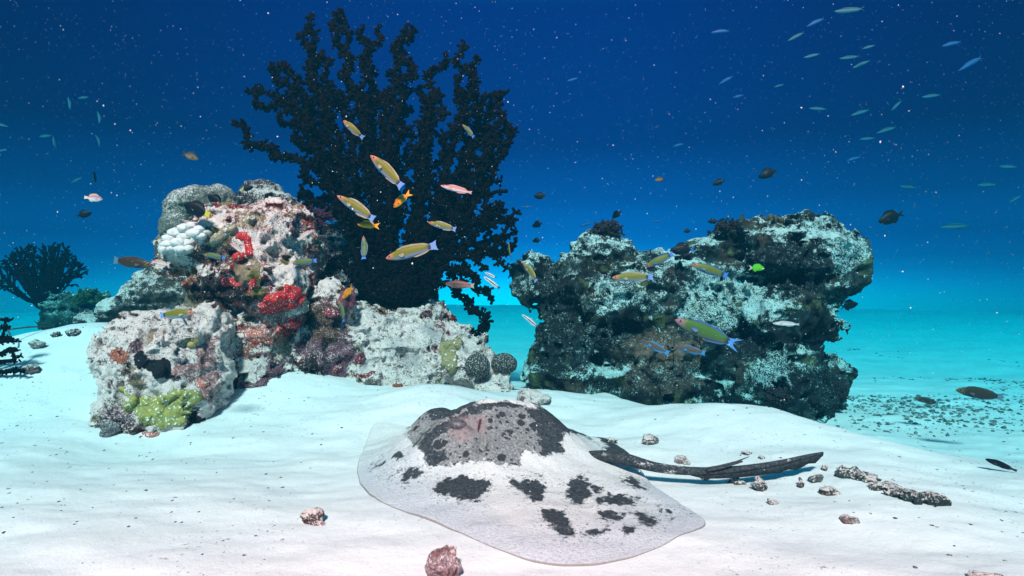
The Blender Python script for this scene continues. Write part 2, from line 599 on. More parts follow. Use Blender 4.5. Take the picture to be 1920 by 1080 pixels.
def patch(rock, name, label, cat, poly, mat, thick=0.014, soft=7, seed=3, lump=0.5, group=None, lf=28):
    """an encrusting growth: a layer with its own thickness lying on the rock's surface"""
    V, F, N = rock.V, rock.F, rock.N
    sd = poly_sd(rock.px, rock.py, poly)
    near = (sd > -3 * soft) & rock.vis
    m = np.full(len(V), -9.0)
    m[near] = sd[near] + soft * 1.2 * fbm(V[near], 22, 3, seed) + soft * 0.7 * fbm(V[near], 60, 2, seed + 1)
    fk = (m[F] > 0).all(1)
    if not fk.any(): return None
    Fs = F[fk]
    lab = np.arange(len(V))
    for _ in range(400):
        mn = lab[Fs].min(1)
        new = lab.copy(); np.minimum.at(new, Fs.ravel(), np.repeat(mn, 4))
        if (new == lab).all(): break
        lab = new
    fl = lab[Fs[:, 0]]
    ids, ct = np.unique(fl, return_counts=True)
    Fs = Fs[fl == ids[ct.argmax()]]
    used, inv = np.unique(Fs.ravel(), return_inverse=True)
    Fn = inv.reshape(-1, 4)
    mm = m[used] * rock.d[used] / FPX          # metres from the edge
    prof = np.sqrt(np.clip(mm / 0.022, 0, 1))
    # boundary vertices sink into the rock
    e = np.concatenate([np.stack([Fn[:, i], Fn[:, (i + 1) % 4]], -1) for i in range(4)])
    es = np.sort(e, 1)
    u, cnt = np.unique(es, axis=0, return_counts=True)
    bd = np.unique(u[cnt == 1].ravel())
    # smoothed normals
    Nn = N[used].copy()
    for _ in range(4):
        A = Nn.copy(); w = np.ones(len(A))
        np.add.at(A, e[:, 0], Nn[e[:, 1]]); np.add.at(w, e[:, 0], 1)
        Nn = A / np.linalg.norm(A, axis=1, keepdims=True)
    off = thick * prof * (1 + lump * fbm(V[used], lf, 3, seed + 2)) + 0.003
    off[bd] = -0.006
    P = V[used] + Nn * off[:, None]
    for _ in range(2):
        A = np.zeros_like(P); w = np.zeros(len(P))
        np.add.at(A, e[:, 0], P[e[:, 1]]); np.add.at(w, e[:, 0], 1)
        np.add.at(A, e[:, 1], P[e[:, 0]]); np.add.at(w, e[:, 1], 1)
        Q = 0.55 * P + 0.45 * A / w[:, None]
        Q[bd] = P[bd]; P = Q
    loc = P.mean(0)
    me = mesh_np(name, P - loc, Fn)
    o = link(name, me, mat, None, loc)
    tag(o, label, cat, group)
    return o

# ------------------------------------------------------------------ the reef rocks
PINK, MAUVE, BROWN, DARK, TAN = (0.50, 0.22, 0.21), (0.24, 0.10, 0.13), (0.16, 0.08, 0.055), (0.04, 0.028, 0.026), (0.42, 0.29, 0.18)
RED, SALMON, OLIVE, GREYR, WHITE = (0.42, 0.02, 0.02), (0.56, 0.15, 0.09), (0.22, 0.18, 0.05), (0.22, 0.16, 0.13), (0.75, 0.70, 0.66)

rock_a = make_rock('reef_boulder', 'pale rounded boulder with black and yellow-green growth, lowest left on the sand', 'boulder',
    [pxblob(*b) for b in ((310, 690, 2.97, 100, 100, .26), (265, 765, 2.90, 68, 55, .20), (345, 640, 3.02, 72, 62, .24), (355, 710, 2.98, 62, 85, .22),
                          (240, 690, 2.97, 45, 62, .16), (310, 785, 2.87, 58, 38, .17), (275, 630, 3.05, 55, 42, .2), (385, 640, 3.08, 40, 65, .16), (215, 755, 2.92, 26, 42, .09))],
    0.0085, 1, (GREYR, MAUVE), dust=(0.98, 0.16), k=0.05,
    octs=((3.2, 0.035), (9, 0.032), (21, 0.024), (44, 0.014)),
    accents=((PINK, 9, 0.12, 0.2, 3), (TAN, 12, 0.2, 0.15, 4), (DARK, 14, 0.25, 0.1, 6)),
    paint=((None, ellp(330, 640, 95, 70), 25, 0.80), (PINK, ellp(390, 690, 22, 60), 14, 0.3), (MAUVE, ellp(255, 655 - 5, 12, 10), 8, 0.2),
           (SALMON, ellp(222, 668, 18, 12), 8, 0.15), (DARK, ellp(362, 800, 22, 34), 10, 0.05), (MAUVE, ellp(215, 790, 40, 40), 14, 0.42),
           (BROWN, ellp(240, 815, 50, 18), 9, 0.2), (PINK, ellp(345, 700, 40, 16), 10, 0.35)))

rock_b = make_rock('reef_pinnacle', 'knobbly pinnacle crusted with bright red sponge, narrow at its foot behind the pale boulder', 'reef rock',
    [pxblob(*b) for b in ((460, 445, 3.42, 95, 52, .26), (530, 440, 3.5, 55, 52, .22), (360, 480, 3.42, 58, 46, .2), (500, 525, 3.33, 88, 60, .25),
                          (435, 530, 3.45, 88, 56, .24), (548, 560, 3.35, 36, 52, .15), (490, 640, 3.42, 70, 82, .22), (462, 725, 3.36, 66, 58, .2),
                          (500, 690, 3.38, 48, 76, .18), (405, 610, 3.5, 55, 52, .2), (320, 500, 3.45, 32, 28, .12), (575, 480, 3.55, 30, 48, .15), (410, 740, 3.42, 40, 45, .16))],
    0.0085, 2, (BROWN, MAUVE), dust=(0.66, 0.48), k=0.05,
    octs=((3.4, 0.05), (8.5, 0.042), (20, 0.027), (44, 0.014)),
    accents=((PINK, 8, 0.02, 0.2, 3), ((0.30, 0.03, 0.035), 9, 0.16, 0.12, 7), (SALMON, 13, 0.20, 0.12, 6), (TAN, 10, 0.15, 0.15, 5), (OLIVE, 11, 0.24, 0.12, 1)),
    paint=((None, ellp(510, 450, 60, 60), 22, 0.72), (None, ellp(345, 470, 60, 30), 18, 0.8), (DARK, ellp(415, 545, 55, 38), 20, 0.05), (BROWN, ellp(400, 600, 40, 40), 18, 0.08),  # DARK ovals here and below paint in shade under the head and at the foot
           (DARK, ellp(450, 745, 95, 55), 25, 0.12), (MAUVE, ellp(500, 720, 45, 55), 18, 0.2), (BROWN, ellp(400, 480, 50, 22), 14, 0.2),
           (None, ellp(468, 690, 36, 22), 10, 0.8), (None, ellp(530, 515, 30, 22), 12, 0.9), (SALMON, ellp(330, 520, 25, 12), 9, 0.25), (SALMON, ellp(420, 700, 20, 45), 12, 0.3),
           (SALMON, ellp(495, 625, 40, 18), 12, 0.25), (TAN, ellp(475, 412, 26, 14), 8, 0.25), (TAN, ellp(515, 480, 22, 12), 9, 0.3), (MAUVE, ellp(555, 425, 14, 20), 8, 0.3)))

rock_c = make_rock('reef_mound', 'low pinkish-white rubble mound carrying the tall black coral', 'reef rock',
    [pxblob(*b) for b in ((690, 650, 3.72, 110, 58, .34), (800, 640, 3.78, 95, 45, .30), (870, 680, 3.6, 68, 42, .24), (925, 722, 3.5, 36, 30, .16), (640, 700, 3.6, 75, 42, .22),
                          (740, 705, 3.52, 100, 36, .20), (815, 592, 3.98, 28, 32, .15), (618, 575, 3.55, 40, 46, .2), (610, 650, 3.52, 56, 60, .24), (740, 600, 3.95, 90, 30, .2), (890, 640, 3.75, 30, 26, .14))],
    0.009, 3, (MAUVE, GREYR), dust=(0.74, 0.34), k=0.05,
    octs=((3.2, 0.035), (9, 0.036), (21, 0.025), (44, 0.013)),
    accents=((PINK, 9, 0.05, 0.2, 2), (BROWN, 10, 0.15, 0.15, 6), (OLIVE, 13, 0.28, 0.1, 1), ((0.25, 0.03, 0.03), 12, 0.3, 0.1, 7)),
    paint=((MAUVE, ellp(610, 660, 60, 50), 18, 0.2), (DARK, ellp(575, 700, 25, 30), 12, 0.1), (None, ellp(740, 620, 80, 25), 20, 0.78), (None, ellp(760, 690, 60, 26), 16, 0.72),
           (BROWN, ellp(600, 600, 40, 40), 16, 0.15), (GREYR, ellp(697, 725, 14, 22), 8, 0.25), (None, ellp(880, 720, 60, 25), 14, 0.7)))

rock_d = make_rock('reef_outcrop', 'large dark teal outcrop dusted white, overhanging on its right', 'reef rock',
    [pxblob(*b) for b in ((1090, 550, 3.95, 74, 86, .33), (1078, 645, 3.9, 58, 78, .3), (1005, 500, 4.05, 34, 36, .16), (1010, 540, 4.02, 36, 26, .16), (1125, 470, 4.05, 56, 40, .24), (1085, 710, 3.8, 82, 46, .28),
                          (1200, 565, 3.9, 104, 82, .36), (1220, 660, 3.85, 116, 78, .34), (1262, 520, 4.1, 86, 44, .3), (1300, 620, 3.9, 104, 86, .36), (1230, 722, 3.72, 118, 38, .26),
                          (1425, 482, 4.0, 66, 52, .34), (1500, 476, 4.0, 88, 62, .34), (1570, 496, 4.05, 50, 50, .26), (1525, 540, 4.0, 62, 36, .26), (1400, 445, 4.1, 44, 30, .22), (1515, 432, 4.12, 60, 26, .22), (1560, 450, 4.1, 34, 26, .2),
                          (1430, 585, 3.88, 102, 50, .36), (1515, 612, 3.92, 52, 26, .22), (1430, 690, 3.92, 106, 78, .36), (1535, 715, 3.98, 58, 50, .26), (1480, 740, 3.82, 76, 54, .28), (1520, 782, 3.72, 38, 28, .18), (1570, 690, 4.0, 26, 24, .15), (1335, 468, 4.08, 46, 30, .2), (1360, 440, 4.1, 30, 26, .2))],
    0.0115, 4, ((0.020, 0.045, 0.047), (0.050, 0.085, 0.080)), mat=M_CYANCAST, dust=(0.16, 0.62), k=0.06, dustn=0.7,  # base greened too, carrying the water's cyan cast in the rock colour
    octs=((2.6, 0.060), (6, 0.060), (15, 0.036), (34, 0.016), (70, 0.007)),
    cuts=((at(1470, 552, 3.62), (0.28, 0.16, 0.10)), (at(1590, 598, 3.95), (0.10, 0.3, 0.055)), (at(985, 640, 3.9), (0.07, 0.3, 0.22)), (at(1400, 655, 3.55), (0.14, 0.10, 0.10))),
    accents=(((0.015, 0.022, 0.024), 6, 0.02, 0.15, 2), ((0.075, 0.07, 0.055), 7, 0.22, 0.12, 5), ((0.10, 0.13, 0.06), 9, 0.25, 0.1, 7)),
    paint=(((0.15, 0.11, 0.08), ellp(1240, 655, 95, 42), 22, 0.12), ((0.10, 0.08, 0.065), ellp(1240, 715, 70, 25), 16, 0.15), ((0.02, 0.03, 0.03), ellp(1040, 600, 42, 110), 20, 0.05), ((0.02, 0.03, 0.032), ellp(1480, 500, 85, 50), 20, 0.05),  # near-black ovals paint shade into the left wall, overhang and hollows
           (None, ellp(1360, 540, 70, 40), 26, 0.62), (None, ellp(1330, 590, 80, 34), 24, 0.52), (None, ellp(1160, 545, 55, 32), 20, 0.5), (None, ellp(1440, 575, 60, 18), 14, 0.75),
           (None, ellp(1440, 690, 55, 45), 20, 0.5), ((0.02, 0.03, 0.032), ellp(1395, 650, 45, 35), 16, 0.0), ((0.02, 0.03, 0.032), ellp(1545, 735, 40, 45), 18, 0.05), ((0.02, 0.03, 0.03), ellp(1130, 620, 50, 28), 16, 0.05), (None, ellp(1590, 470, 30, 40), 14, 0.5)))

rock_e = make_rock('boulder_coral', 'smooth rounded grey-green coral head rising behind the left pinnacle', 'coral',
    [pxblob(*b) for b in ((385, 382, 4.15, 52, 34, .2), (340, 390, 4.15, 26, 34, .15), (412, 385, 4.15, 28, 34, .15), (350, 430, 4.15, 40, 40, .2))],
    0.0085, 5, ((0.17, 0.17, 0.14), (0.24, 0.22, 0.18)), dust=(0.15, 0.35), octs=((4, 0.02), (12, 0.014), (45, 0.006)), floor=False,
    paint=((DARK, ellp(395, 410, 30, 22), 10, 0.4),))
rock_f = make_rock('reef_ledge', 'teal rubble ledge running left behind the banked sand to the pinnacle', 'reef rock',
    [pxblob(*b) for b in ((345, 480, 4.2, 45, 55, .25), (330, 545, 4.25, 60, 50, .3), (280, 560, 4.3, 42, 34, .25), (235, 580, 4.35, 46, 24, .22), (190, 598, 4.4, 40, 14, .2), (400, 560, 4.2, 60, 80, .25))],
    0.011, 6, ((0.10, 0.09, 0.08), (0.16, 0.13, 0.11)), dust=(0.2, 0.6), octs=((4, 0.03), (9, 0.03), (22, 0.016), (46, 0.008)))
rock_g = make_rock('reef_hump', 'dark teal rock dusted white, half hidden behind the black coral stems', 'reef rock',
    [pxblob(*b) for b in ((485, 372, 4.45, 40, 30, .2), (520, 420, 4.45, 60, 60, .22), (620, 480, 4.45, 60, 60, .22), (670, 530, 4.4, 60, 60, .2), (600, 580, 4.3, 70, 60, .25), (790, 560, 4.3, 36, 40, .15), (720, 600, 4.3, 90, 40, .2))],
    0.012, 7, ((0.05, 0.04, 0.045), (0.09, 0.06, 0.07)), dust=(0.12, 0.55), octs=((4, 0.04), (9, 0.035), (22, 0.018)))
rock_h = make_rock('reef_rock', 'small dark blue-green rock at the foot of the distant black coral', 'reef rock',
    [pxblob(*b) for b in ((115, 580, 6.2, 34, 26, .2), (150, 570, 6.3, 38, 20, .2), (180, 560, 6.4, 22, 14, .15), (100, 600, 6.2, 22, 20, .2), (140, 600, 6.1, 45, 22, .2))],
    0.018, 1, ((0.04, 0.045, 0.04), (0.09, 0.09, 0.06)), dust=(0.0, 0.5), octs=((4, 0.05), (9, 0.05), (22, 0.025)))

# ------------------------------------------------------------------ growths on the rocks
M_REDS = make_growth_mat('red_sponge', (0.60, 0.010, 0.010), (0.36, 0.008, 0.010), 60, 0.6, white=0.13)
M_DRED = make_growth_mat('dark_red_sponge', (0.28, 0.02, 0.025), (0.13, 0.012, 0.018), 60, 0.7, white=0.16)
M_BLACK = make_growth_mat('black_sponge', (0.010, 0.012, 0.016), (0.004, 0.005, 0.007), 90, 0.6, white=-0.02, bumpd=0.01)
M_LIME = make_growth_mat('lime_coral', (0.34, 0.30, 0.07), (0.22, 0.22, 0.06), 34, 0.75, white=0.14)
M_SALM = make_growth_mat('salmon_sponge', (0.55, 0.15, 0.10), (0.36, 0.10, 0.09), 50, 0.7, white=0.17)
M_TANC = make_growth_mat('tan_coral', (0.40, 0.30, 0.20), (0.27, 0.19, 0.12), 30, 0.75, white=0.14)
M_OLIV = make_growth_mat('olive_coral', (0.30, 0.24, 0.11), (0.20, 0.16, 0.08), 26, 0.75, white=0.12)
M_MAUV = make_growth_mat('mauve_sponge', (0.22, 0.05, 0.07), (0.14, 0.04, 0.06), 60, 0.7, white=0.05)

patch(rock_a, 'black_sponge', 'jet black sponge spread across the pale boulder face', 'sponge',
      [(248, 656), (270, 655), (276, 668), (292, 672), (302, 668), (317, 672), (324, 700), (343, 704), (343, 712), (318, 712), (297, 712), (288, 714), (280, 702), (262, 697), (250, 685)], M_BLACK, 0.018, 4, 1)
patch(rock_a, 'lime_coral', 'yellow-green crusting coral low on the pale boulder', 'coral',
      [(226, 722), (242, 730), (262, 745), (300, 737), (325, 727), (352, 728), (380, 735), (386, 745), (375, 757), (365, 768), (358, 787), (345, 802), (325, 808), (305, 808), (275, 800), (255, 790), (240, 775), (232, 755)], M_LIME, 0.016, 13, 2)
patch(rock_a, 'pink_sponge', 'salmon pink sponge under the yellow-green coral at the boulder foot', 'sponge', [(255, 822), (268, 806), (300, 809), (314, 818), (300, 828), (262, 828)], M_SALM, 0.010, 5, 3)
patch(rock_a, 'pink_sponge', 'small salmon pink sponge above the right end of the yellow-green coral', 'sponge', [(360, 712), (375, 705), (400, 712), (392, 726), (372, 733)], M_SALM, 0.010, 5, 4)
reds = 'red sponges on the left reef'
patch(rock_b, 'red_sponge', 'bright red hooked sponge near the top of the pinnacle', 'sponge',
      [(437, 440), (446, 434), (468, 430), (473, 445), (480, 475), (476, 484), (460, 484), (455, 455), (440, 451)], M_REDS, 0.020, 4, 5, group=reds)
patch(rock_b, 'red_sponge', 'small bright red sponge just below the hooked red one', 'sponge', [(436, 477), (448, 470), (462, 476), (462, 488), (448, 494), (436, 488)], M_REDS, 0.014, 4, 6, group=reds)
patch(rock_b, 'red_sponge', 'largest red sponge, bleeding down the pinnacle beside the black coral', 'sponge',
      [(481, 570), (492, 553), (515, 545), (533, 531), (550, 527), (564, 543), (573, 560), (567, 577), (548, 583), (530, 580), (512, 594), (497, 594), (485, 582)], M_REDS, 0.018, 6, 7, group=reds)
patch(rock_b, 'red_sponge', 'dull red sponge at mid height on the pinnacle, left of the largest one', 'sponge', [(408, 520), (420, 512), (438, 520), (452, 530), (448, 542), (430, 540), (412, 532)], M_REDS, 0.014, 5, 8, group=reds)
patch(rock_b, 'red_sponge', 'deep red sponge below the largest one, over the pinnacle waist', 'sponge', [(516, 606), (530, 602), (545, 595), (566, 594), (562, 624), (540, 630), (518, 622)], M_REDS, 0.014, 5, 9, group=reds)
patch(rock_b, 'red_sponge', 'thin red sponge streak between two larger red sponges', 'sponge', [(462, 548), (466, 532), (476, 518), (484, 520), (478, 540), (470, 556)], M_REDS, 0.012, 4, 10, group=reds)
patch(rock_b, 'salmon_sponge', 'orange-pink sponge across the pinnacle waist', 'sponge', [(448, 622), (465, 612), (490, 618), (512, 606), (516, 624), (500, 642), (474, 636), (452, 644)], M_SALM, 0.010, 6, 11)
patch(rock_b, 'salmon_sponge', 'small orange-pink sponge on the upper pinnacle, right of the hooked red one', 'sponge', [(480, 485), (490, 482), (502, 492), (510, 508), (500, 508), (486, 496)], M_SALM, 0.010, 4, 12)
patch(rock_b, 'tan_coral', 'smooth tan coral crust on the pinnacle top beside the white bubbles', 'coral', [(388, 450), (398, 438), (420, 424), (442, 416), (446, 430), (430, 448), (412, 460), (394, 462)], M_TANC, 0.018, 5, 13, lump=0.2)
patch(rock_b, 'tan_coral', 'tan coral crust along the pinnacle crest', 'coral', [(446, 418), (456, 404), (478, 398), (486, 408), (474, 420), (456, 426)], M_TANC, 0.014, 4, 14, lump=0.2)
patch(rock_c, 'red_sponge', 'dark red sponge low on the mound, nearest the pinnacle foot', 'sponge', [(618, 694), (626, 678), (640, 676), (647, 692), (638, 704), (622, 702)], M_DRED, 0.016, 4, 15, group=reds)
patch(rock_c, 'red_sponge', 'dark red sponge midway up the pale mound', 'sponge', [(664, 680), (670, 662), (684, 654), (690, 668), (682, 684), (670, 688)], M_DRED, 0.014, 4, 16, group=reds)
patch(rock_c, 'red_sponge', 'broken dark red sponge strip low across the mound', 'sponge', [(656, 700), (668, 694), (686, 698), (704, 694), (706, 704), (690, 712), (662, 708)], M_DRED, 0.012, 5, 17, group=reds)
patch(rock_c, 'rust_sponge', 'rusty sponge at the foot of the mound by the heaped sand', 'sponge', [(732, 722), (745, 716), (766, 720), (764, 732), (746, 738), (734, 734)],
      make_growth_mat('rust_sponge', (0.30, 0.07, 0.035), (0.17, 0.05, 0.03), 60, 0.7, 0.05), 0.014, 4, 18)
patch(rock_c, 'mauve_sponge', 'dusky mauve sponge left of the black coral base', 'sponge', [(628, 574), (634, 546), (648, 534), (664, 540), (668, 564), (656, 580), (640, 584)], M_MAUV, 0.016, 5, 19)
patch(rock_c, 'red_sponge', 'flat dark red sponge under the mauve one, left of the black coral base', 'sponge', [(600, 584), (615, 574), (638, 580), (644, 594), (626, 600), (604, 598)], M_DRED, 0.012, 5, 20, group=reds)
patch(rock_c, 'olive_coral', 'lobed olive-brown coral on the right slope of the mound', 'coral',
      [(821, 640), (838, 634), (860, 633), (878, 640), (893, 655), (884, 656), (868, 648), (858, 660), (862, 680), (860, 700), (846, 706), (834, 694), (822, 690), (826, 668)], M_OLIV, 0.024, 5, 21, lump=0.3)
patch(rock_d, 'brown_sponge', 'brown felted sponge on the middle of the dark outcrop', 'sponge', [(1180, 660), (1196, 640), (1230, 632), (1262, 640), (1300, 636), (1322, 652), (1312, 668), (1270, 672), (1240, 680), (1204, 676)],
      make_growth_mat('brown_sponge', (0.16, 0.11, 0.075), (0.09, 0.065, 0.05), 40, 0.8, 0.08), 0.012, 9, 22)

def rock_hit(rock, px, py):
    """nearest visible point of a rock at a photograph pixel"""
    q = (np.hypot(rock.px - px, rock.py - py) + 1e3 * (~rock.vis) + 6 * (rock.d - rock.d.min())).argmin()
    return rock.V[q].copy(), rock.N[q].copy()

def lump_mesh(name, c0, r, seed, amp=0.25, fr=3.0, sub=4, cols=((0.4, 0.4, 0.4), (0.2, 0.2, 0.2))):
    import bmesh
    bm = bmesh.new(); bmesh.ops.create_icosphere(bm, subdivisions=sub, radius=1)
    V = np.array([v.co[:] for v in bm.verts]); F = [[v.index for v in f.verts] for f in bm.faces]; bm.free()
    n = fbm(V, fr, 3, seed)
    V = V * (1 + amp * n)[:, None] * np.array(r) + np.array(c0)
    t = sstep(-0.3, 0.4, n)[:, None]
    return V, F, np.array(cols[0]) * t + np.array(cols[1]) * (1 - t)

# two brain corals
def brain_mat():
    m, nt, b = new_mat('brain_coral')
    co = objco(nt)
    v = nt.nodes.new('ShaderNodeTexVoronoi'); v.feature = 'F1'; v.inputs['Scale'].default_value = 95; v.inputs['Randomness'].default_value = 0.7
    nt.links.new(co, v.inputs['Vector'])
    f = maprange(nt, v.outputs['Distance'], 0.15, 0.5)
    nt.links.new(mixc(nt, f, (0.42, 0.38, 0.33), (0.035, 0.03, 0.028)), b.inputs['Base Color'])
    b.inputs['Roughness'].default_value = 0.8
    bump(nt, b, math_node(nt, 'SUBTRACT', 1.0, v.outputs['Distance']), 0.006)
    return m
M_BRAIN = brain_mat()
for px, py, rx, ry, lb in ((894, 686, 24, 23, 'round speckled brain coral beside the olive coral, nearer of two'), (944, 682, 25, 20, 'grey dome-shaped brain coral at the right end of the mound')):
    p, _ = rock_hit(rock_c, px, py)
    d = project(p[None])[2][0]
    p = at(px, py, d + 0.01)
    s = d / FPX
    mb = MB(); V, F, c = lump_mesh('x', (0, 0, 0), (rx * s, 0.07, ry * s), px % 5, 0.12, 1.6, 5); mb.add(V, F, c)
    tag(link('brain_coral', mb.mesh('brain_coral'), M_BRAIN, None, p), lb, 'coral', 'brain corals on the mound')

# white bubble coral: a heap of smooth lobes
mb = MB()
M_BUB = make_growth_mat('bubble_coral', (0.78, 0.72, 0.68), (0.60, 0.52, 0.49), 45, 0.7, 0.0, 0.004, 0.2)
lob = [(318, 447, 13, 9), (312, 458, 11, 8), (330, 436, 14, 10), (333, 455, 13, 10), (345, 428, 12, 9), (347, 443, 14, 10), (350, 456, 12, 9), (360, 424, 12, 9), (363, 437, 13, 10), (362, 450, 12, 9),
       (374, 430, 11, 8), (376, 442, 11, 8), (322, 466, 11, 8), (338, 467, 11, 8), (307, 468, 9, 8), (354, 466, 9, 7), (388, 436, 8, 6)]
pb, _ = rock_hit(rock_b, 345, 455)
for i, (px, py, rx, ry) in enumerate(lob):
    q, n = rock_hit(rock_b, px, py + 4)
    d = project(q[None])[2][0]; s = d / FPX
    V, F, c = lump_mesh('x', at(px, py, d - 0.015) - pb, (rx * s * 1.08, 0.026, ry * s * .95), i, 0.30, 1.9, 3)
    mb.add(V, F, c)
tag(link('bubble_coral', mb.mesh('bubble_coral'), M_BUB, None, pb), 'cluster of smooth white bubble-like coral lobes, upper left of the pinnacle', 'coral')

# small knobs on the boulder
for px, py, r, lb, cc in ((357, 638, 14, 'yellow-tan knobbly coral button on the white top of the boulder', (0.46, 0.32, 0.13)), (283, 636, 11, 'brown coral button left of the yellow one on the boulder', (0.34, 0.22, 0.13))):
    q, n = rock_hit(rock_a, px, py); d = project(q[None])[2][0]; s = d / FPX
    mb = MB()
    for k in range(5):
        a = k * 1.3
        V, F, c = lump_mesh('x', (0.5 * r * s * math.cos(a), 0.3 * r * s * math.sin(a * 2), 0.5 * r * s * math.sin(a)), (r * s * .6,) * 3, k, 0.25, 2.2, 3); mb.add(V, F, c)
    tag(link('coral_button', mb.mesh('coral_button'), make_growth_mat('coral_button', cc, tuple(x * .55 for x in cc), 60, .8, 0.08), None, q), lb, 'coral', 'coral buttons on the boulder')

# bushy soft corals: many short forked twigs
def bush(name, label, cat, p, size, n, mat, seed, flat=1.0, up=(0, 0, 1), th=0.006, group=None, knob=True):
    rg = random.Random(seed)
    mb = MB()
    upv = np.array(up, float)
    for i in range(n):
        dv = upv + np.array([rg.gauss(0, .7), rg.gauss(0, .7) * flat, rg.gauss(0, .6)]); dv /= np.linalg.norm(dv)
        L = rg.uniform(.55, 1.0)
        P = [np.zeros(3)]
        for k in range(4):
            dv = dv + np.array([rg.gauss(0, .18) for _ in range(3)]); dv /= np.linalg.norm(dv)
            P.append(P[-1] + dv * L / 4 * np.array(size))
        tube(mb, P, [th * 1.3, th, th * .9, th * .9, th * .7], 5)
        for k in range(2, 5):
            for _ in range(3):
                v = np.array([rg.gauss(0, 1) for _ in range(3)]); v /= np.linalg.norm(v)
                tube(mb, [P[k], P[k] + v * th * 3.2], [th * .7, th * .8], 4)
    return tag(link(name, mb.mesh(name), mat, None, p), label, cat, group)

M_PURP = make_growth_mat('purple_bush', (0.085, 0.022, 0.04), (0.045, 0.014, 0.026), 60, 0.85)
M_PINKB = make_growth_mat('pink_bush', (0.30, 0.16, 0.15), (0.16, 0.08, 0.08), 60, 0.85)
M_DBUSH = make_growth_mat('dark_bush', (0.012, 0.012, 0.014), (0.03, 0.028, 0.03), 60, 0.85)
M_GBUSH = make_growth_mat('green_bush', (0.07, 0.07, 0.03), (0.12, 0.12, 0.06), 60, 0.85)
bush('purple_bush_coral', 'dark purple feathery bush coral in front of the black coral, right of the pinnacle top', 'coral', at(556, 410, 3.72), (0.24, 0.14, 0.10), 150, M_PURP, 1, up=(0.75, 0, 0.12), th=0.0045)
bush('pink_bush_coral', 'pinkish feathery bush coral on the right flank of the pinnacle', 'coral', at(572, 470, 3.48), (0.085, 0.06, 0.075), 90, M_PINKB, 2, up=(0.4, -0.3, 0.2), th=0.003)
q, _ = rock_hit(rock_c, 845, 600)
bush('red_bush_coral', 'tiny deep red bush coral on the right shoulder of the mound', 'coral', at(846, 603, project(q[None])[2][0]), (0.05, 0.04, 0.05), 24, make_growth_mat('red_bush', (0.24, 0.02, 0.02), (0.12, 0.012, 0.012), 60, .8), 3, th=0.0045)
gb = 'dark bush corals on the outcrop'
bush('bush_coral', 'black bush coral on the left summit of the outcrop', 'coral', at(1138, 440, 4.0), (0.13, 0.08, 0.09), 110, M_DBUSH, 4, th=0.008, group=gb)
bush('bush_coral', 'dark bush coral at the left end of the overhanging block', 'coral', at(1372, 440, 4.0), (0.12, 0.08, 0.10), 90, M_DBUSH, 5, th=0.007, group=gb)
bush('bush_coral', 'greenish bush coral on top of the overhanging block', 'coral', at(1446, 420, 4.0), (0.09, 0.08, 0.05), 90, M_GBUSH, 6, th=0.006, group=gb)
bush('bush_coral', 'olive bush coral sticking out from the right brow of the outcrop', 'coral', at(1602, 458, 4.0), (0.10, 0.08, 0.04), 90, M_GBUSH, 7, up=(.5, 0, .3), th=0.005, group=gb)
bush('bush_coral', 'small dark bush coral on the middle of the overhang top', 'coral', at(1518, 414, 4.0), (0.05, 0.05, 0.04), 50, M_DBUSH, 8, th=0.006, group=gb)
bush('bush_coral', 'dark bush coral at the lower right corner of the outcrop', 'coral', at(1560, 735, 3.78), (0.10, 0.06, 0.09), 110, M_DBUSH, 9, th=0.006, up=(.2, -.3, .2), group=gb)
bush('bush_coral', 'dark bush coral low in the shaded front of the outcrop, above the sand crest', 'coral', at(1460, 745, 3.5), (0.09, 0.05, 0.06), 80, M_DBUSH, 10, th=0.006, up=(0, -.2, .3), group=gb)
bush('bush_coral', 'greenish bush coral on the rock under the distant black coral', 'coral', at(165, 566, 6.1), (0.16, 0.14, 0.13), 80, M_GBUSH, 11, th=0.010)

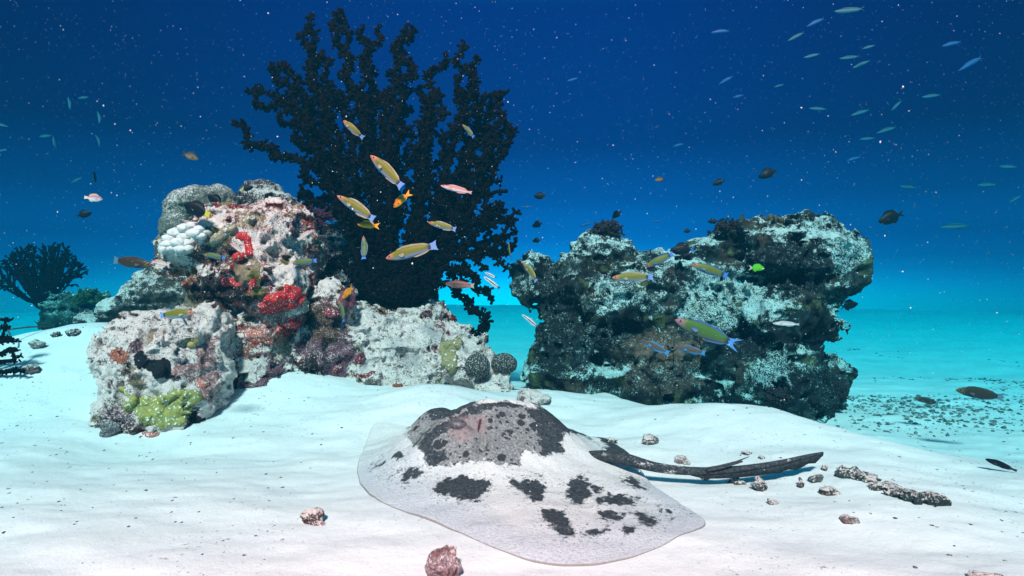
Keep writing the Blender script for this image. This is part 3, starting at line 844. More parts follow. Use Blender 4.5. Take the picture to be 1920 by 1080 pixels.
# ------------------------------------------------------------------ black tree corals, grown by letting the branches compete for space
def tree_coral(name, label, nodes, par, base, tip_r, max_r, expo, mat, n_branch, polyps, seed, base_r, group=None):
    rg = random.Random(seed)
    n = len(nodes)
    tips = np.zeros(n)
    ch = [[] for _ in range(n)]
    for i in range(1, n): ch[par[i]].append(i)
    for i in range(n - 1, -1, -1):
        if not ch[i]: tips[i] = 1
        if par[i] >= 0: tips[par[i]] += tips[i]
    rad = np.minimum(tip_r * tips ** expo, max_r)
    # one smoothing pass over the node positions
    P = nodes.copy()
    for i in range(1, n):
        if len(ch[i]) == 1: P[i] = 0.5 * nodes[i] + 0.25 * (nodes[par[i]] + nodes[ch[i][0]])
    # which main branch does a node belong to
    lim = tips[0] / n_branch
    own = np.full(n, -1)
    count = 0
    for i in range(1, n):
        if own[par[i]] >= 0: own[i] = own[par[i]]
        elif tips[i] <= lim: own[i] = count; count += 1
    root = empty(name, base)
    tag(root, label, 'coral', group)
    mbs = {}
    for i in range(n):
        pass
    done = set()
    def run(i0, i1):
        chain = [i0, i1]
        while len(ch[chain[-1]]) >= 1:
            c = max(ch[chain[-1]], key=lambda k: tips[k])
            if own[c] != own[chain[-1]]: break
            chain.append(c)
        return chain
    start = [i for i in range(1, n)]
    used = np.zeros(n, bool)
    for i in start:
        if used[i]: continue
        chain = run(par[i], i)
        for c in chain[1:]: used[c] = True
        mb = mbs.setdefault(own[i], MB())
        pts = [P[c] - base for c in chain]
        rr = [rad[c] for c in chain]; rr[0] = min(rr[0], rr[1] * 1.15)
        if len(pts) >= 2:
            e = pts[-1] - pts[-2]
            pts.append(pts[-1] + e * 0.6); rr.append(rr[-1] * 0.75)
        tube(mb, pts, [r * rg.uniform(.86, 1.16) for r in rr], 7 if polyps else 5, wob=0.10)
        if polyps:
            for c, q in zip(chain, pts):
                r = rad[c]
                m = int(polyps * (1 + r / tip_r * .6))
                for _ in range(m):
                    v = np.array([rg.gauss(0, 1) for _ in range(3)]); v /= np.linalg.norm(v)
                    s = q + np.array([rg.uniform(-.012, .012) for _ in range(3)])
                    l = rg.uniform(.7, 1.35)
                    tube(mb, [s + v * r * .5, s + v * (r + .011 * l), s + v * (r + .018 * l)], [.0062 * l, .0085 * l, .0068 * l], 5)
    if -1 not in mbs: mbs[-1] = MB()
    if base_r:
        V, F, c = lump_mesh('x', (0, 0, base_r[2] * .55), base_r, 3, 0.35, 2.5, 4); mbs[-1].add(V, F, c)
        for _ in range(int(900 if polyps else 0)):
            v = np.array([rg.gauss(0, 1) for _ in range(3)]); v /= np.linalg.norm(v)
            s = v * np.array(base_r) * 0.97 + np.array([0, 0, base_r[2] * .55])
            l = rg.uniform(.8, 1.6)
            tube(mbs[-1], [s - v * .02, s + v * .012 * l, s + v * .018 * l], [.008 * l, .009 * l, .007 * l], 5)
    for k, mb in mbs.items():
        nm = 'trunk' if k == -1 else 'branch'
        link(nm, mb.mesh(nm), mat, root)
    return root

M_BCOR = make_growth_mat('black_coral', (0.0030, 0.0026, 0.0024), (0.0075, 0.0060, 0.0045), 80, 0.95, -0.06, 0.003, 0.02)
crown = [(470, 335), (430, 235), (462, 178), (500, 110), (518, 58), (560, 28), (600, 14), (660, 12), (690, 40), (722, 50), (735, 32), (780, 45), (800, 85), (862, 68), (905, 92), (940, 128), (945, 205), (958, 235), (935, 300), (945, 365), (965, 410),
         (970, 440), (958, 495), (905, 500), (895, 525), (852, 540), (842, 566), (822, 562), (818, 500), (790, 520), (690, 520), (640, 440), (560, 380)]
_c = np.array(crown, float)
crown = [tuple(q) for q in np.array([735, 440.0]) + (_c - np.array([735, 440.0])) * np.stack([np.where(_c[:, 0] > 735, .99, 1.0), np.full(len(_c), .97)], -1)]
bs = at(742, 568, 3.92)
def grow_fan(outline, root_px, centre_px, d0, layers, mains, step, gap, seed, reach, spread=58, extra=()):
    """stems that radiate from the base, and fork wherever there is free room beside them"""
    rg = random.Random(seed)
    pol = np.array(outline, float)
    mpp = d0 / FPX
    XY = [np.array([root_px[0], root_px[1]], float)]; Yo = [0.0]; par = [-1]; lay = [-1]; bid = [-1]
    agents = []; nb = 0
    hgt = centre_px[1] - root_px[1]
    for li, off in enumerate(layers):
        for k in range(mains):
            a = spread * (2 * (k + rg.uniform(.25, .75)) / mains - 1)
            agents.append(dict(p=np.array([centre_px[0] + hgt * math.tan(R(a)) * .42, root_px[1] - 6 * rg.random()]), a=a, par=0, l=li, y=off, b=nb, pb=-1, age=0, sp=rg.randint(3, 8), side=rg.choice((-1, 1)), ext=rg.uniform(-14, 10) * reach / 600, lo=None, dv=0.0)); nb += 1
        for x, y, a in extra:
            agents.append(dict(p=np.array([x + rg.uniform(-8, 8), y + rg.uniform(-8, 8)]), a=a + rg.uniform(-10, 10), par=0, l=li, y=off, b=nb, pb=-1, age=0, sp=rg.randint(3, 6), side=rg.choice((-1, 1)), ext=rg.uniform(-14, 6) * reach / 600, lo=a + rg.uniform(-8, 8), dv=0.0)); nb += 1
    while agents and len(XY) < 9000:
        nxt = []
        for g in agents:
            rx, ry = g['p'][0] - centre_px[0], centre_px[1] - g['p'][1]
            tgt = math.degrees(math.atan2(rx, ry)) if g['lo'] is None else g['lo']
            g['dv'] *= .86
            g['a'] += .22 * (tgt + g['dv'] - g['a']) + rg.gauss(0, 2.8)
            dirv = np.array([math.sin(R(g['a'])), -math.cos(R(g['a']))])
            q = g['p'] + (step / mpp) * dirv
            if (g['age'] > 2 or g['pb'] >= 0) and math.hypot(rx, ry) > .34 * reach and poly_sd(q[:1], q[1:], pol)[0] < -g['ext']: continue
            arr = np.array(XY); L_, B_ = np.array(lay), np.array(bid)
            dd = np.hypot(arr[:, 0] - q[0], arr[:, 1] - q[1]) * mpp
            m = (L_ == g['l']) & (B_ != g['b']) & ((B_ != g['pb']) | (g['age'] > 5))
            if g['age'] > 1 and (g['pb'] >= 0 or ry > .8 * reach) and m.any() and dd[m].min() < gap * .52: continue
            XY.append(q); Yo.append(g['y']); par.append(g['par']); lay.append(g['l']); bid.append(g['b'])
            g['y'] += rg.gauss(0, .004); g['p'] = q; g['par'] = len(XY) - 1; g['age'] += 1
            nxt.append(g)
            if g['age'] >= g['sp'] and math.hypot(rx, ry) > .22 * reach:
                for s in (g['side'], -g['side']):
                    pv = np.array([math.cos(R(g['a'])), math.sin(R(g['a']))]) * s
                    pr = q + (gap * 1.05 * pv + gap * .9 * dirv) / mpp
                    mm = (L_ == g['l']) & (B_ != g['b'])
                    d2 = np.hypot(arr[mm, 0] - pr[0], arr[mm, 1] - pr[1]).min() * mpp if mm.any() else 9
                    if d2 > gap * .95:
                        da = rg.uniform(38, 56) * s
                        nxt.append(dict(p=q.copy(), a=g['a'] + da, par=len(XY) - 1, l=g['l'], y=g['y'] + rg.gauss(0, .015), b=nb, pb=g['b'], age=0, sp=rg.randint(2, 5), side=rg.choice((-1, 1)), ext=rg.uniform(-20, 12) * reach / 600,
                                        lo=None if g['lo'] is None else g['lo'] + da * .5, dv=da * .9)); nb += 1
                        g['side'] = -s; g['sp'] = g['age'] + rg.randint(2, 4)
                        break
        agents = nxt
    return np.array([at(n[0], n[1], d0 + y) for n, y in zip(XY, Yo)]), np.array(par)
nd_, pr_ = grow_fan(crown, (742, 572), (742, 660), 3.92, (-0.07, 0.07), 11, 0.026, 0.094, 3, 600, 52, ((805, 490, 78), (812, 465, 66), (810, 505, 104)))
tree_coral('black_tree_coral', 'tall black branching tree coral spread like a fan on the mound', nd_, pr_, bs, 0.0112, 0.05, 0.22, M_BCOR, 14, 3.2, 3, (0.15, 0.11, 0.12))

crown2 = [(0, 520), (5, 490), (35, 465), (60, 458), (95, 462), (115, 455), (135, 475), (155, 490), (165, 508), (150, 530), (120, 545), (60, 560), (40, 580), (15, 545), (-30, 545), (-60, 500)]
bs2 = at(88, 572, 6.4)
nd_, pr_ = grow_fan(crown2, (88, 570), (86, 592), 6.4, (-0.10, 0.0, 0.10), 13, 0.035, 0.085, 5, 130, 74)
tree_coral('black_tree_coral', 'distant blue-black fan of branching coral beyond the left sand bank', nd_, pr_, bs2, 0.0085, 0.04, 0.18, M_BCOR, 6, 1.0, 4, (0.10, 0.08, 0.08))

# near black twigs entering at the left edge
_d3 = min(on_ground(12, 706)[1], 3.2) - 0.03
bs3 = at(-60, 680, _d3)
tw = empty('black_twig_coral', bs3)
tag(tw, 'black coral twigs poking in over the sand at the left edge', 'coral')
for pts in (((-60, 680), (-20, 640), (5, 632), (9, 615), (10, 600)), ((-60, 680), (-30, 648), (0, 641), (19, 637), (22, 640)), ((-60, 680), (-20, 672), (0, 664), (16, 656), (24, 658)), ((-60, 680), (-20, 680), (0, 678), (25, 676), (30, 668)), ((-60, 690), (-20, 694), (5, 698), (25, 695), (37, 694))):
    mb = MB()
    P = [at(x, y, _d3 + 0.02 * rnd.uniform(-1, 1)) - bs3 for x, y in pts]
    tube(mb, P, [.012, .0115, .0105, .010, .007], 7, wob=.12)
    for p in P:
        for _ in range(14):
            v = np.array([rnd.gauss(0, 1) for _ in range(3)]); v /= np.linalg.norm(v)
            s = p + np.array([rnd.uniform(-.03, .03), rnd.uniform(-.004, .004), rnd.uniform(-.004, .004)])
            tube(mb, [s, s + v * .017], [.005, .004], 5)
    link('branch', mb.mesh('branch'), M_BCOR, tw)

# ------------------------------------------------------------------ the stingray
def plane_hit(px, py, z):
    a = at(px, py, 1.0)
    t = (z - H) / (a[2] - H)
    return np.array([a[0] * t, a[1] * t, z])

def build_ray():
    C = np.array([-0.02, 2.18])
    near = [(668, 858), (674, 884), (690, 906), (715, 926), (760, 944), (820, 964), (880, 990), (930, 1010), (985, 1025), (1050, 1033), (1120, 1033), (1180, 1024), (1235, 1006), (1285, 984), (1330, 962),
            (1305, 938), (1265, 915), (1228, 892)]
    W2 = [plane_hit(x, y, 0.035)[:2] for x, y in near]
    W2 += [(0.47, 2.36), (0.40, 2.60), (0.22, 2.82), (-0.03, 2.93), (-0.27, 2.84), (-0.42, 2.66)]
    W2 += [plane_hit(x, y, 0.05)[:2] for x, y in ((700, 790), (684, 812), (673, 834))]
    W2 = np.array(W2)
    ang = np.arctan2(W2[:, 1] - C[1], W2[:, 0] - C[0]); rr = np.hypot(*(W2 - C).T)
    o = np.argsort(ang); ang, rr = ang[o], rr[o]
    NA, NR = 900, 300
    A = np.linspace(-math.pi, math.pi, NA, endpoint=False)
    # radius by straight pieces of the outline, then softened
    pts = np.stack([C[0] + rr * np.cos(ang), C[1] + rr * np.sin(ang)], -1)
    rad = np.zeros(NA)
    for k, a in enumerate(A):
        i = np.searchsorted(ang, a) % len(ang)
        p, q = pts[i - 1] - C, pts[i] - C
        d = np.array([math.cos(a), math.sin(a)]); e = q - p
        den = d[0] * e[1] - d[1] * e[0]
        rad[k] = (p[0] * e[1] - p[1] * e[0]) / den
    ker = np.exp(-np.linspace(-2, 2, 25) ** 2); ker /= ker.sum()
    rad = np.convolve(np.concatenate([rad[-12:], rad, rad[:12]]), ker, 'valid')
    t = np.linspace(0, 1, NR) ** 0.8
    T, AA = np.meshgrid(t, A, indexing='ij')
    Rr = T * rad[None, :]
    X, Y = C[0] + Rr * np.cos(AA), C[1] + Rr * np.sin(AA)
    edge = (1 - T) * rad[None, :]                       # metres to the fin margin (radially)
    def el(cx, cy, rx, ry, rot, pw):
        c, s = math.cos(rot), math.sin(rot)
        u, v = (X - cx) * c + (Y - cy) * s, -(X - cx) * s + (Y - cy) * c
        return np.exp(-((u / rx) ** 2 + (v / ry) ** 2) ** (pw / 2))
    def seg(ax, ay, bx, by, ha, hb, w):
        ex, ey = bx - ax, by - ay
        q = np.clip(((X - ax) * ex + (Y - ay) * ey) / (ex * ex + ey * ey), 0, 1)
        dd = np.hypot(X - ax - q * ex, Y - ay - q * ey)
        return (ha + (hb - ha) * q) * np.exp(-(dd / w) ** 2)
    h = 0.046 * el(-0.02, 2.20, 0.55, 0.50, 0, 2)
    h = h + 0.142 * el(-0.11, 2.36, 0.335, 0.30, -0.12, 3.6)
    h = h + seg(0.10, 2.34, 0.46, 2.16, 0.040, 0.030, 0.10)
    h = h + seg(-0.30, 2.13, -0.02, 2.32, 0.042, 0.028, 0.05)      # brow over the near eye
    h = h + 0.030 * el(-0.345, 2.42, 0.075, 0.10, 0.3, 2)           # the far eye's hump
    h = h - 0.040 * seg(-0.36, 2.25, -0.10, 2.42, 1.0, 0.3, 0.055)  # trough between the eyes
    h = h + 0.030 * el(-0.185, 2.115, 0.050, 0.036, 0.2, 2)
    h = h - 0.034 * el(-0.105, 2.098, 0.020, 0.030, -0.3, 2)        # spiracle
    h = h + 0.016 * el(-0.072, 2.085, 0.016, 0.040, -0.1, 2)
    h = h + 0.05 * seg(0.40, 2.20, 0.60, 2.10, 1.0, 0.4, 0.045)
    P0 = np.stack([X, Y, 0 * X], -1).reshape(-1, 3)
    hm = el(-0.11, 2.36, 0.36, 0.32, -0.12, 3.6)
    h = h + fbm(P0, 9, 3, 2).reshape(X.shape) * (0.008 + 0.010 * hm) + fbm(P0, 32, 3, 4).reshape(X.shape) * (0.0018 + 0.005 * hm)
    fall = 1 - np.exp(-edge / 0.10)
    rim = 0.0045 + 0.003 * np.sin(AA * 9 + 1.0) * np.exp(-edge / .05)
    Z = ground_fine(X, Y) + h * fall + rim * np.clip(edge / 0.006, 0, 1) ** 0.5
    Z[-1] = ground_fine(X[-1], Y[-1]) - 0.012
    V = np.stack([X, Y, Z], -1).reshape(-1, 3)
    i, j = np.meshgrid(np.arange(NR - 1), np.arange(NA), indexing='ij'); j2 = (j + 1) % NA
    F = np.stack([i * NA + j, (i + 1) * NA + j, (i + 1) * NA + j2, i * NA + j2], -1).reshape(-1, 4)
    F = F[NA:]                                                      # the innermost ring is one point: closed by a fan below
    fan = [(0, NA + k, NA + (k + 1) % NA) for k in range(NA)]
    px, py, dd = project(V)
    edge = edge.ravel()
    # --- where bare skin shows through the sand
    wob = 5.0 * fbm(V, 26, 3, 3) + 6.5 * fbm(V, 70, 3, 5)
    def mask(polys, soft=4, amp=1.0):
        m = np.full(len(V), -99.0)
        for p in polys: m = np.maximum(m, poly_sd(px, py, p))
        return sstep(-soft, soft, m + amp * wob)
    head = mask([[(760, 822), (772, 792), (788, 757), (830, 748), (870, 738), (940, 740), (1000, 752), (1060, 772), (1110, 800), (1160, 832), (1205, 862), (1235, 890), (1215, 884), (1180, 872), (1140, 848),
                  (1095, 815), (1060, 812), (1051, 830), (1062, 848), (1017, 852), (985, 846), (974, 874), (948, 869), (900, 864), (859, 871), (811, 874), (790, 850), (784, 838)]], 6, 1.3)
    far = (V[:, 1] > 2.42).astype(float)
    dark = mask([[(985, 768), (1040, 766), (1090, 786), (1140, 815), (1215, 866), (1235, 888), (1200, 884), (1165, 872), (1105, 834), (1040, 800), (990, 785)], [(815, 790), (800, 770), (830, 750), (880, 742), (900, 758), (850, 775)],
                 [(780, 838), (800, 815), (860, 775), (920, 750), (980, 752), (980, 762), (925, 764), (870, 784), (812, 826), (795, 846)], [(1000, 790), (1060, 790), (1050, 830), (1062, 848), (1020, 850)], [(786, 850), (800, 835), (835, 850), (830, 868), (812, 872)]], 5, 1.3)
    WING = [[(820, 905), (845, 893), (890, 893), (923, 906), (905, 922), (900, 940), (860, 935), (820, 925)], [(958, 902), (980, 895), (1012, 897), (1022, 912), (1022, 930), (1010, 943), (990, 932)],
                 [(1060, 928), (1072, 895), (1090, 893), (1105, 905), (1112, 925), (1090, 947), (1068, 942)], [(1013, 950), (1035, 952), (1060, 962), (1075, 990), (1078, 1008), (1050, 1005), (1035, 985), (1015, 970)],
                 [(1112, 938), (1140, 928), (1175, 930), (1206, 942), (1180, 948), (1150, 942), (1120, 950)], [(1122, 962), (1145, 956), (1169, 968), (1160, 978), (1130, 974)], [(1185, 962), (1205, 957), (1235, 982), (1215, 986), (1195, 976)],
                 [(1090, 998), (1115, 990), (1140, 990), (1135, 1000), (1105, 1005)], [(1168, 897), (1190, 898), (1207, 916), (1190, 914)], [(740, 852), (755, 850), (757, 860), (744, 862)],
                 [(745, 886), (770, 878), (797, 880), (785, 892), (757, 904)], [(698, 872), (718, 868), (712, 878)], [(1237, 957), (1262, 960), (1258, 968), (1240, 963)], [(1275, 940), (1305, 944), (1300, 951), (1280, 946)],
                 [(1168, 985), (1185, 985), (1190, 996), (1172, 998)], [(838, 738), (850, 730), (885, 733), (900, 742), (870, 748), (845, 748)], [(725, 892), (742, 888), (738, 898)], [(1100, 905), (1130, 915), (1125, 925), (1105, 920)]]
    wing = mask(WING, 7.0, 1.7)
    pure = mask([[(912, 925), (935, 912), (965, 910), (1000, 935), (1010, 955), (975, 980), (945, 975), (928, 950)], [(855, 874), (960, 870), (985, 852), (1060, 852), (1060, 818), (1095, 818), (1180, 872), (1230, 900), (1150, 905), (1060, 893), (1020, 890), (900, 885)],
                 [(888, 757), (905, 743), (940, 742), (985, 754), (1000, 764), (950, 752)], [(735, 880), (748, 868), (752, 880), (742, 890)]], 8, 0.8)
    pure = np.maximum(pure * (1 - head * 0.0), 0)
    top = mask([[(888, 757), (905, 742), (940, 740), (990, 752), (1004, 765), (950, 752)], [(1098, 812), (1116, 816), (1140, 838), (1128, 838)]], 4, 0.8)
    head = head * (1 - top)
    skin = np.clip(np.maximum(head, wing) - 0 * pure, 0, 1)
    margin = sstep(0.30, 0.03, edge) * sstep(2.55, 2.15, V[:, 1])
    near_ = np.clip(sstep(-34, 2, np.maximum.reduce([poly_sd(px, py, q) for q in WING]) + 2 * wob), 0, 1)
    pink = mask([ellp(868, 805, 26, 22, -20), ellp(898, 798, 16, 20, 0)], 8, 0.6) * head
    slit = sstep(-1.0, 1.0, poly_sd(px, py, [(899, 786), (903, 785), (901, 800), (897, 812), (895, 803)]))
    lid = sstep(-2, 2, poly_sd(px, py, ellp(859, 796, 16, 10, -10)) + 0.3 * wob)
    loc = np.array([C[0], C[1], gz(*C)])
    # tail joined to the same body: a tapering whip
    tp = [(1085, 852, 2.26, .012), (1120, 853, 2.20, .022), (1152, 856, 2.15, .027), (1185, 864, 2.11, .026), (1225, 876, 2.09, .0215), (1270, 882, 2.07, .0195), (1320, 884, 2.06, .0165), (1370, 881, 2.06, .0145), (1420, 875, 2.07, .0125), (1470, 866, 2.09, .0105), (1515, 855, 2.11, .0085), (1543, 849, 2.13, .005)]
    mb = MB()
    Pt = np.array([at(a, b, c) for a, b, c, _ in tp]); rt = np.array([q[3] for q in tp])
    s = np.linspace(0, len(tp) - 1, 60); k = np.arange(len(tp))
    Pt = np.stack([np.interp(s, k, Pt[:, q]) for q in range(3)], -1)
    for _ in range(6): Pt[1:-1] = .5 * Pt[1:-1] + .25 * (Pt[:-2] + Pt[2:])
    tube(mb, Pt, np.interp(s, k, rt) * .78, 16)
    tv = np.concatenate(mb.V); nV = len(V)
    tn = len(tv)
    allV = np.vstack([V, tv]) - loc
    allF = [tuple(f) for f in F.tolist()] + fan + [tuple(q + nV for q in f) for f in mb.F]
    z1 = np.zeros(tn)
    tdark = sstep(-0.2, 0.25, fbm(tv, 30, 3, 2) + 0.5)
    tsand = 0.5 * sstep(.0, .3, fbm(tv * np.array([.3, 1, 1]), 40, 3, 6) + 0.25 - np.abs((project(tv)[0] - 1260) / 130))
    cat = lambda a, b: np.concatenate([a, b])
    me = mesh_np('stingray', allV, allF, True, None, {'skin': cat(skin, 1 - tsand), 'dark': cat(np.maximum(dark * head, wing * 0.75), tdark), 'pink': cat(pink, z1), 'slit': cat(np.maximum(slit, 0), z1), 'lid': cat(lid, z1),
                                                      'pure': cat(pure, z1), 'margin': cat(margin, z1), 'near': cat(near_, z1), 'rim': cat(sstep(.0055, .002, edge), z1), 'head': cat(head * (1 - dark), z1)})
    m, nt, b = new_mat('ray_skin')
    co = objco(nt)
    A_ = lambda n: attr(nt, n, 'Fac')
    n1 = noise_node(nt, co, 120, 4, 0.7); n2 = noise_node(nt, co, 330, 3, 0.7); n0 = noise_node(nt, co, 42, 4, 0.6)
    v = nt.nodes.new('ShaderNodeTexVoronoi'); v.inputs['Scale'].default_value = 27
    wv = nt.nodes.new('ShaderNodeTexNoise'); wv.inputs['Scale'].default_value = 60; nt.links.new(co, wv.inputs['Vector'])
    vm = nt.nodes.new('ShaderNodeVectorMath'); vm.operation = 'MULTIPLY_ADD'
    nt.links.new(wv.outputs['Color'], vm.inputs[0]); vm.inputs[1].default_value = (0.016,) * 3; nt.links.new(co, vm.inputs[2])
    nt.links.new(vm.outputs[0], v.inputs['Vector'])
    sepc = nt.nodes.new('ShaderNodeSeparateColor'); nt.links.new(v.outputs['Color'], sepc.inputs[0])
    rsp = maprange(nt, sepc.outputs[0], -0.15, 1.0, 0.0, 0.62, False)
    spot = maprange(nt, math_node(nt, 'SUBTRACT', rsp, v.outputs['Distance']), -0.03, 0.06)
    v2 = nt.nodes.new('ShaderNodeTexVoronoi'); v2.inputs['Scale'].default_value = 70; nt.links.new(vm.outputs[0], v2.inputs['Vector'])
    sep2 = nt.nodes.new('ShaderNodeSeparateColor'); nt.links.new(v2.outputs['Color'], sep2.inputs[0])
    sp2 = maprange(nt, math_node(nt, 'SUBTRACT', maprange(nt, sep2.outputs[1], 0.30, 1.0, 0.0, 0.46, False), v2.outputs['Distance']), -0.05, 0.08)
    spot = math_node(nt, 'MAXIMUM', spot, sp2)
    grey = mixc(nt, maprange(nt, n1, 0.36, 0.66), (0.17, 0.16, 0.16), (0.38, 0.36, 0.345))
    c = mixc(nt, math_node(nt, 'MULTIPLY', spot, 0.95), grey, (0.028, 0.030, 0.034))
    dk = maprange(nt, math_node(nt, 'ADD', A_('dark'), math_node(nt, 'SUBTRACT', n0, 0.5)), 0.35, 0.6)
    c = mixc(nt, dk, c, mixc(nt, maprange(nt, n1, 0.35, 0.7), (0.022, 0.026, 0.032), (0.09, 0.095, 0.10)))
    c = mixc(nt, math_node(nt, 'MULTIPLY', A_('pink'), 0.62), c, mixc(nt, maprange(nt, n0, .35, .65), (0.42, 0.25, 0.24), (0.30, 0.22, 0.22)))
    c = mixc(nt, A_('lid'), c, mixc(nt, maprange(nt, n1, .35, .65), (0.10, 0.085, 0.10), (0.24, 0.18, 0.18)))
    c = mixc(nt, A_('slit'), c, (0.06, 0.025, 0.025))
    # sand: a thin lavender-grey film at the margin, thick and white in drifts
    film = mixc(nt, maprange(nt, n1, 0.35, 0.68), (0.71, 0.70, 0.70), (0.53, 0.54, 0.58))
    film = mixc(nt, maprange(nt, math_node(nt, 'ADD', n2, math_node(nt, 'MULTIPLY', n0, .5)), 0.88, 1.0), film, (0.34, 0.33, 0.36))
    sandc = mixc(nt, maprange(nt, n2, .3, .7), (0.82, 0.77, 0.73), (0.74, 0.70, 0.67))
    fm = math_node(nt, 'MULTIPLY', A_('margin'), math_node(nt, 'SUBTRACT', 1.0, A_('pure')), True)
    s_ = mixc(nt, fm, sandc, film)
    s_ = mixc(nt, math_node(nt, 'MULTIPLY', A_('near'), maprange(nt, math_node(nt, 'ADD', n1, math_node(nt, 'MULTIPLY', n0, .6)), 0.86, 0.98)), s_, (0.07, 0.075, 0.085))
    # grains of sand still lie on the bare skin
    g = math_node(nt, 'ADD', A_('skin'), math_node(nt, 'MULTIPLY', math_node(nt, 'SUBTRACT', n1, 0.5), -1.6))
    g = math_node(nt, 'ADD', g, math_node(nt, 'MULTIPLY', math_node(nt, 'SUBTRACT', n2, 0.5), -2.0))
    c = mixc(nt, maprange(nt, g, 0.34, 0.62), s_, c)
    c = mixc(nt, math_node(nt, 'MULTIPLY', A_('rim'), 0.75), c, (0.20, 0.155, 0.13))  # brown line painted as the thin shadow along the fin margin
    nt.links.new(c, b.inputs['Base Color'])
    b.inputs['Roughness'].default_value = 0.75
    b.inputs['Specular IOR Level'].default_value = 0.2
    bump(nt, b, math_node(nt, 'ADD', n1, math_node(nt, 'MULTIPLY', n2, .5)), 0.006, 1.0)
    root = link('stingray', me, m, None, loc)
    tag(root, 'large spotted stingray lying half buried under white sand, tail to the right', 'stingray')
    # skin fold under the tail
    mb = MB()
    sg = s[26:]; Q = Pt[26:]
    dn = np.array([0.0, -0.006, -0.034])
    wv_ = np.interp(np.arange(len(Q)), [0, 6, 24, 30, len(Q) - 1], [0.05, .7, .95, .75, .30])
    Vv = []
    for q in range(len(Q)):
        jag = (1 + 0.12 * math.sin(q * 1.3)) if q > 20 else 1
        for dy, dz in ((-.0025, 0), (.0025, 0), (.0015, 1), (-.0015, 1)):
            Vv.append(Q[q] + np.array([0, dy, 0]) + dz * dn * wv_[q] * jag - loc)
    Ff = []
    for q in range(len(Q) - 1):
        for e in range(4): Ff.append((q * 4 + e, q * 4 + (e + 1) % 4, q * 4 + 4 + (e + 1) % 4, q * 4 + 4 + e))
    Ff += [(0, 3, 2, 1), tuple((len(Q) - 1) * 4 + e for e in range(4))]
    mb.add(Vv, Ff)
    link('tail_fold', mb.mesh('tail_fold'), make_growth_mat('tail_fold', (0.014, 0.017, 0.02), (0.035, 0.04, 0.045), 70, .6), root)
    M_ST = make_growth_mat('sting', (0.03, 0.034, 0.04), (0.07, 0.07, 0.075), 90, .6)
    for pp in (((1318, 880, 2.05), (1350, 874, 2.05), (1380, 866, 2.055), (1405, 856, 2.06)), ((1325, 882, 2.04), (1355, 877, 2.04), (1392, 865, 2.05))):
        mb = MB(); tube(mb, [at(*q) - loc for q in pp], [.0045, .004, .003, .001][:len(pp)], 7)
        link('sting', mb.mesh('sting'), M_ST, root)
    # the near eye under its lid
    q = np.argmin(np.hypot(px - 859, py - 797) + 100 * (dd - dd.min() > 1.0))
    mb = MB(); Vv, Ff, cc = lump_mesh('x', (0, 0, 0), (0.032, 0.022, 0.020), 2, 0.05, 2, 3); mb.add(Vv, Ff, cc)
    e = link('eye', mb.mesh('eye'), make_growth_mat('ray_eye', (0.06, 0.05, 0.06), (0.16, 0.12, 0.12), 90, .35, 0, .002, .5), root, V[q] - loc + np.array([0, -0.001, -0.001]))
    e.rotation_euler = (0, 0.15, 0.1)
build_ray()

# ------------------------------------------------------------------ fish
def g_interp(s, xs, ys):
    y = np.interp(s, xs, ys)
    return y

PROF = {  # stations along the body and half height above / below, half width
    'wrasse': ([0, .03, .10, .22, .38, .55, .70, .82, .88], [.004, .030, .062, .094, .112, .104, .080, .058, .055], [.004, .028, .058, .090, .108, .100, .076, .054, .052], .055),
    'slim': ([0, .03, .10, .22, .38, .55, .70, .82, .88], [.004, .024, .050, .072, .083, .076, .056, .034, .028], [.004, .024, .050, .074, .086, .078, .056, .034, .028], .05),
    'anthias': ([0, .03, .10, .22, .38, .55, .68, .76, .80], [.005, .045, .090, .130, .150, .130, .090, .058, .05], [.005, .035, .085, .125, .140, .118, .080, .05, .045], .07),
    'damsel': ([0, .03, .10, .22, .38, .55, .68, .76, .80], [.006, .055, .120, .185, .225, .205, .140, .075, .06], [.006, .05, .115, .180, .215, .200, .135, .07, .06], .075),
    'trigger': ([0, .03, .10, .22, .38, .55, .68, .78, .82], [.01, .05, .110, .170, .215, .210, .130, .055, .045], [.01, .055, .120, .185, .225, .205, .125, .05, .045], .075),
    'cleaner': ([0, .03, .10, .22, .38, .55, .70, .82, .88], [.006, .034, .060, .078, .084, .080, .066, .05, .046], [.006, .034, .060, .078, .084, .080, .066, .05, .046], .05),
}
def lerp(a, b, t): return np.array(a)[None] * (1 - t[:, None]) + np.array(b)[None] * t[:, None]

def col_wrasse(s, v, pk=1.0, back=(0.155, 0.165, 0.012), belly=(0.24, 0.27, 0.44), face=(0.52, 0.17, 0.12)):
    c = lerp(belly, back, sstep(-0.75, -0.25, v))
    c = c * (1 - (sstep(.20, .08, s) * pk)[:, None]) + np.array(face) * (sstep(.20, .08, s) * pk)[:, None]
    lines = sstep(.3, .8, np.sin(s * 90 + v * 6)) * sstep(.22, .14, s) * .5
    c = c * (1 - lines[:, None]) + np.array((0.35, 0.30, 0.10)) * lines[:, None]
    t = sstep(.80, .84, s) * sstep(.905, .865, s)
    return c * (1 - t[:, None]) + np.array((0.03, 0.035, 0.05)) * t[:, None]
def col_dwrasse(s, v): return col_wrasse(s, v, .8, (0.12, 0.15, 0.02), (0.10, 0.14, 0.22), (0.42, 0.13, 0.13))
def col_gwrasse(s, v): return col_wrasse(s, v, .9, (0.06, 0.14, 0.022), (0.11, 0.11, 0.09), (0.34, 0.10, 0.20))
def col_shade(s, v): return col_wrasse(s, v, .4, (0.040, 0.026, 0.014), (0.03, 0.04, 0.05), (0.08, 0.04, 0.02))
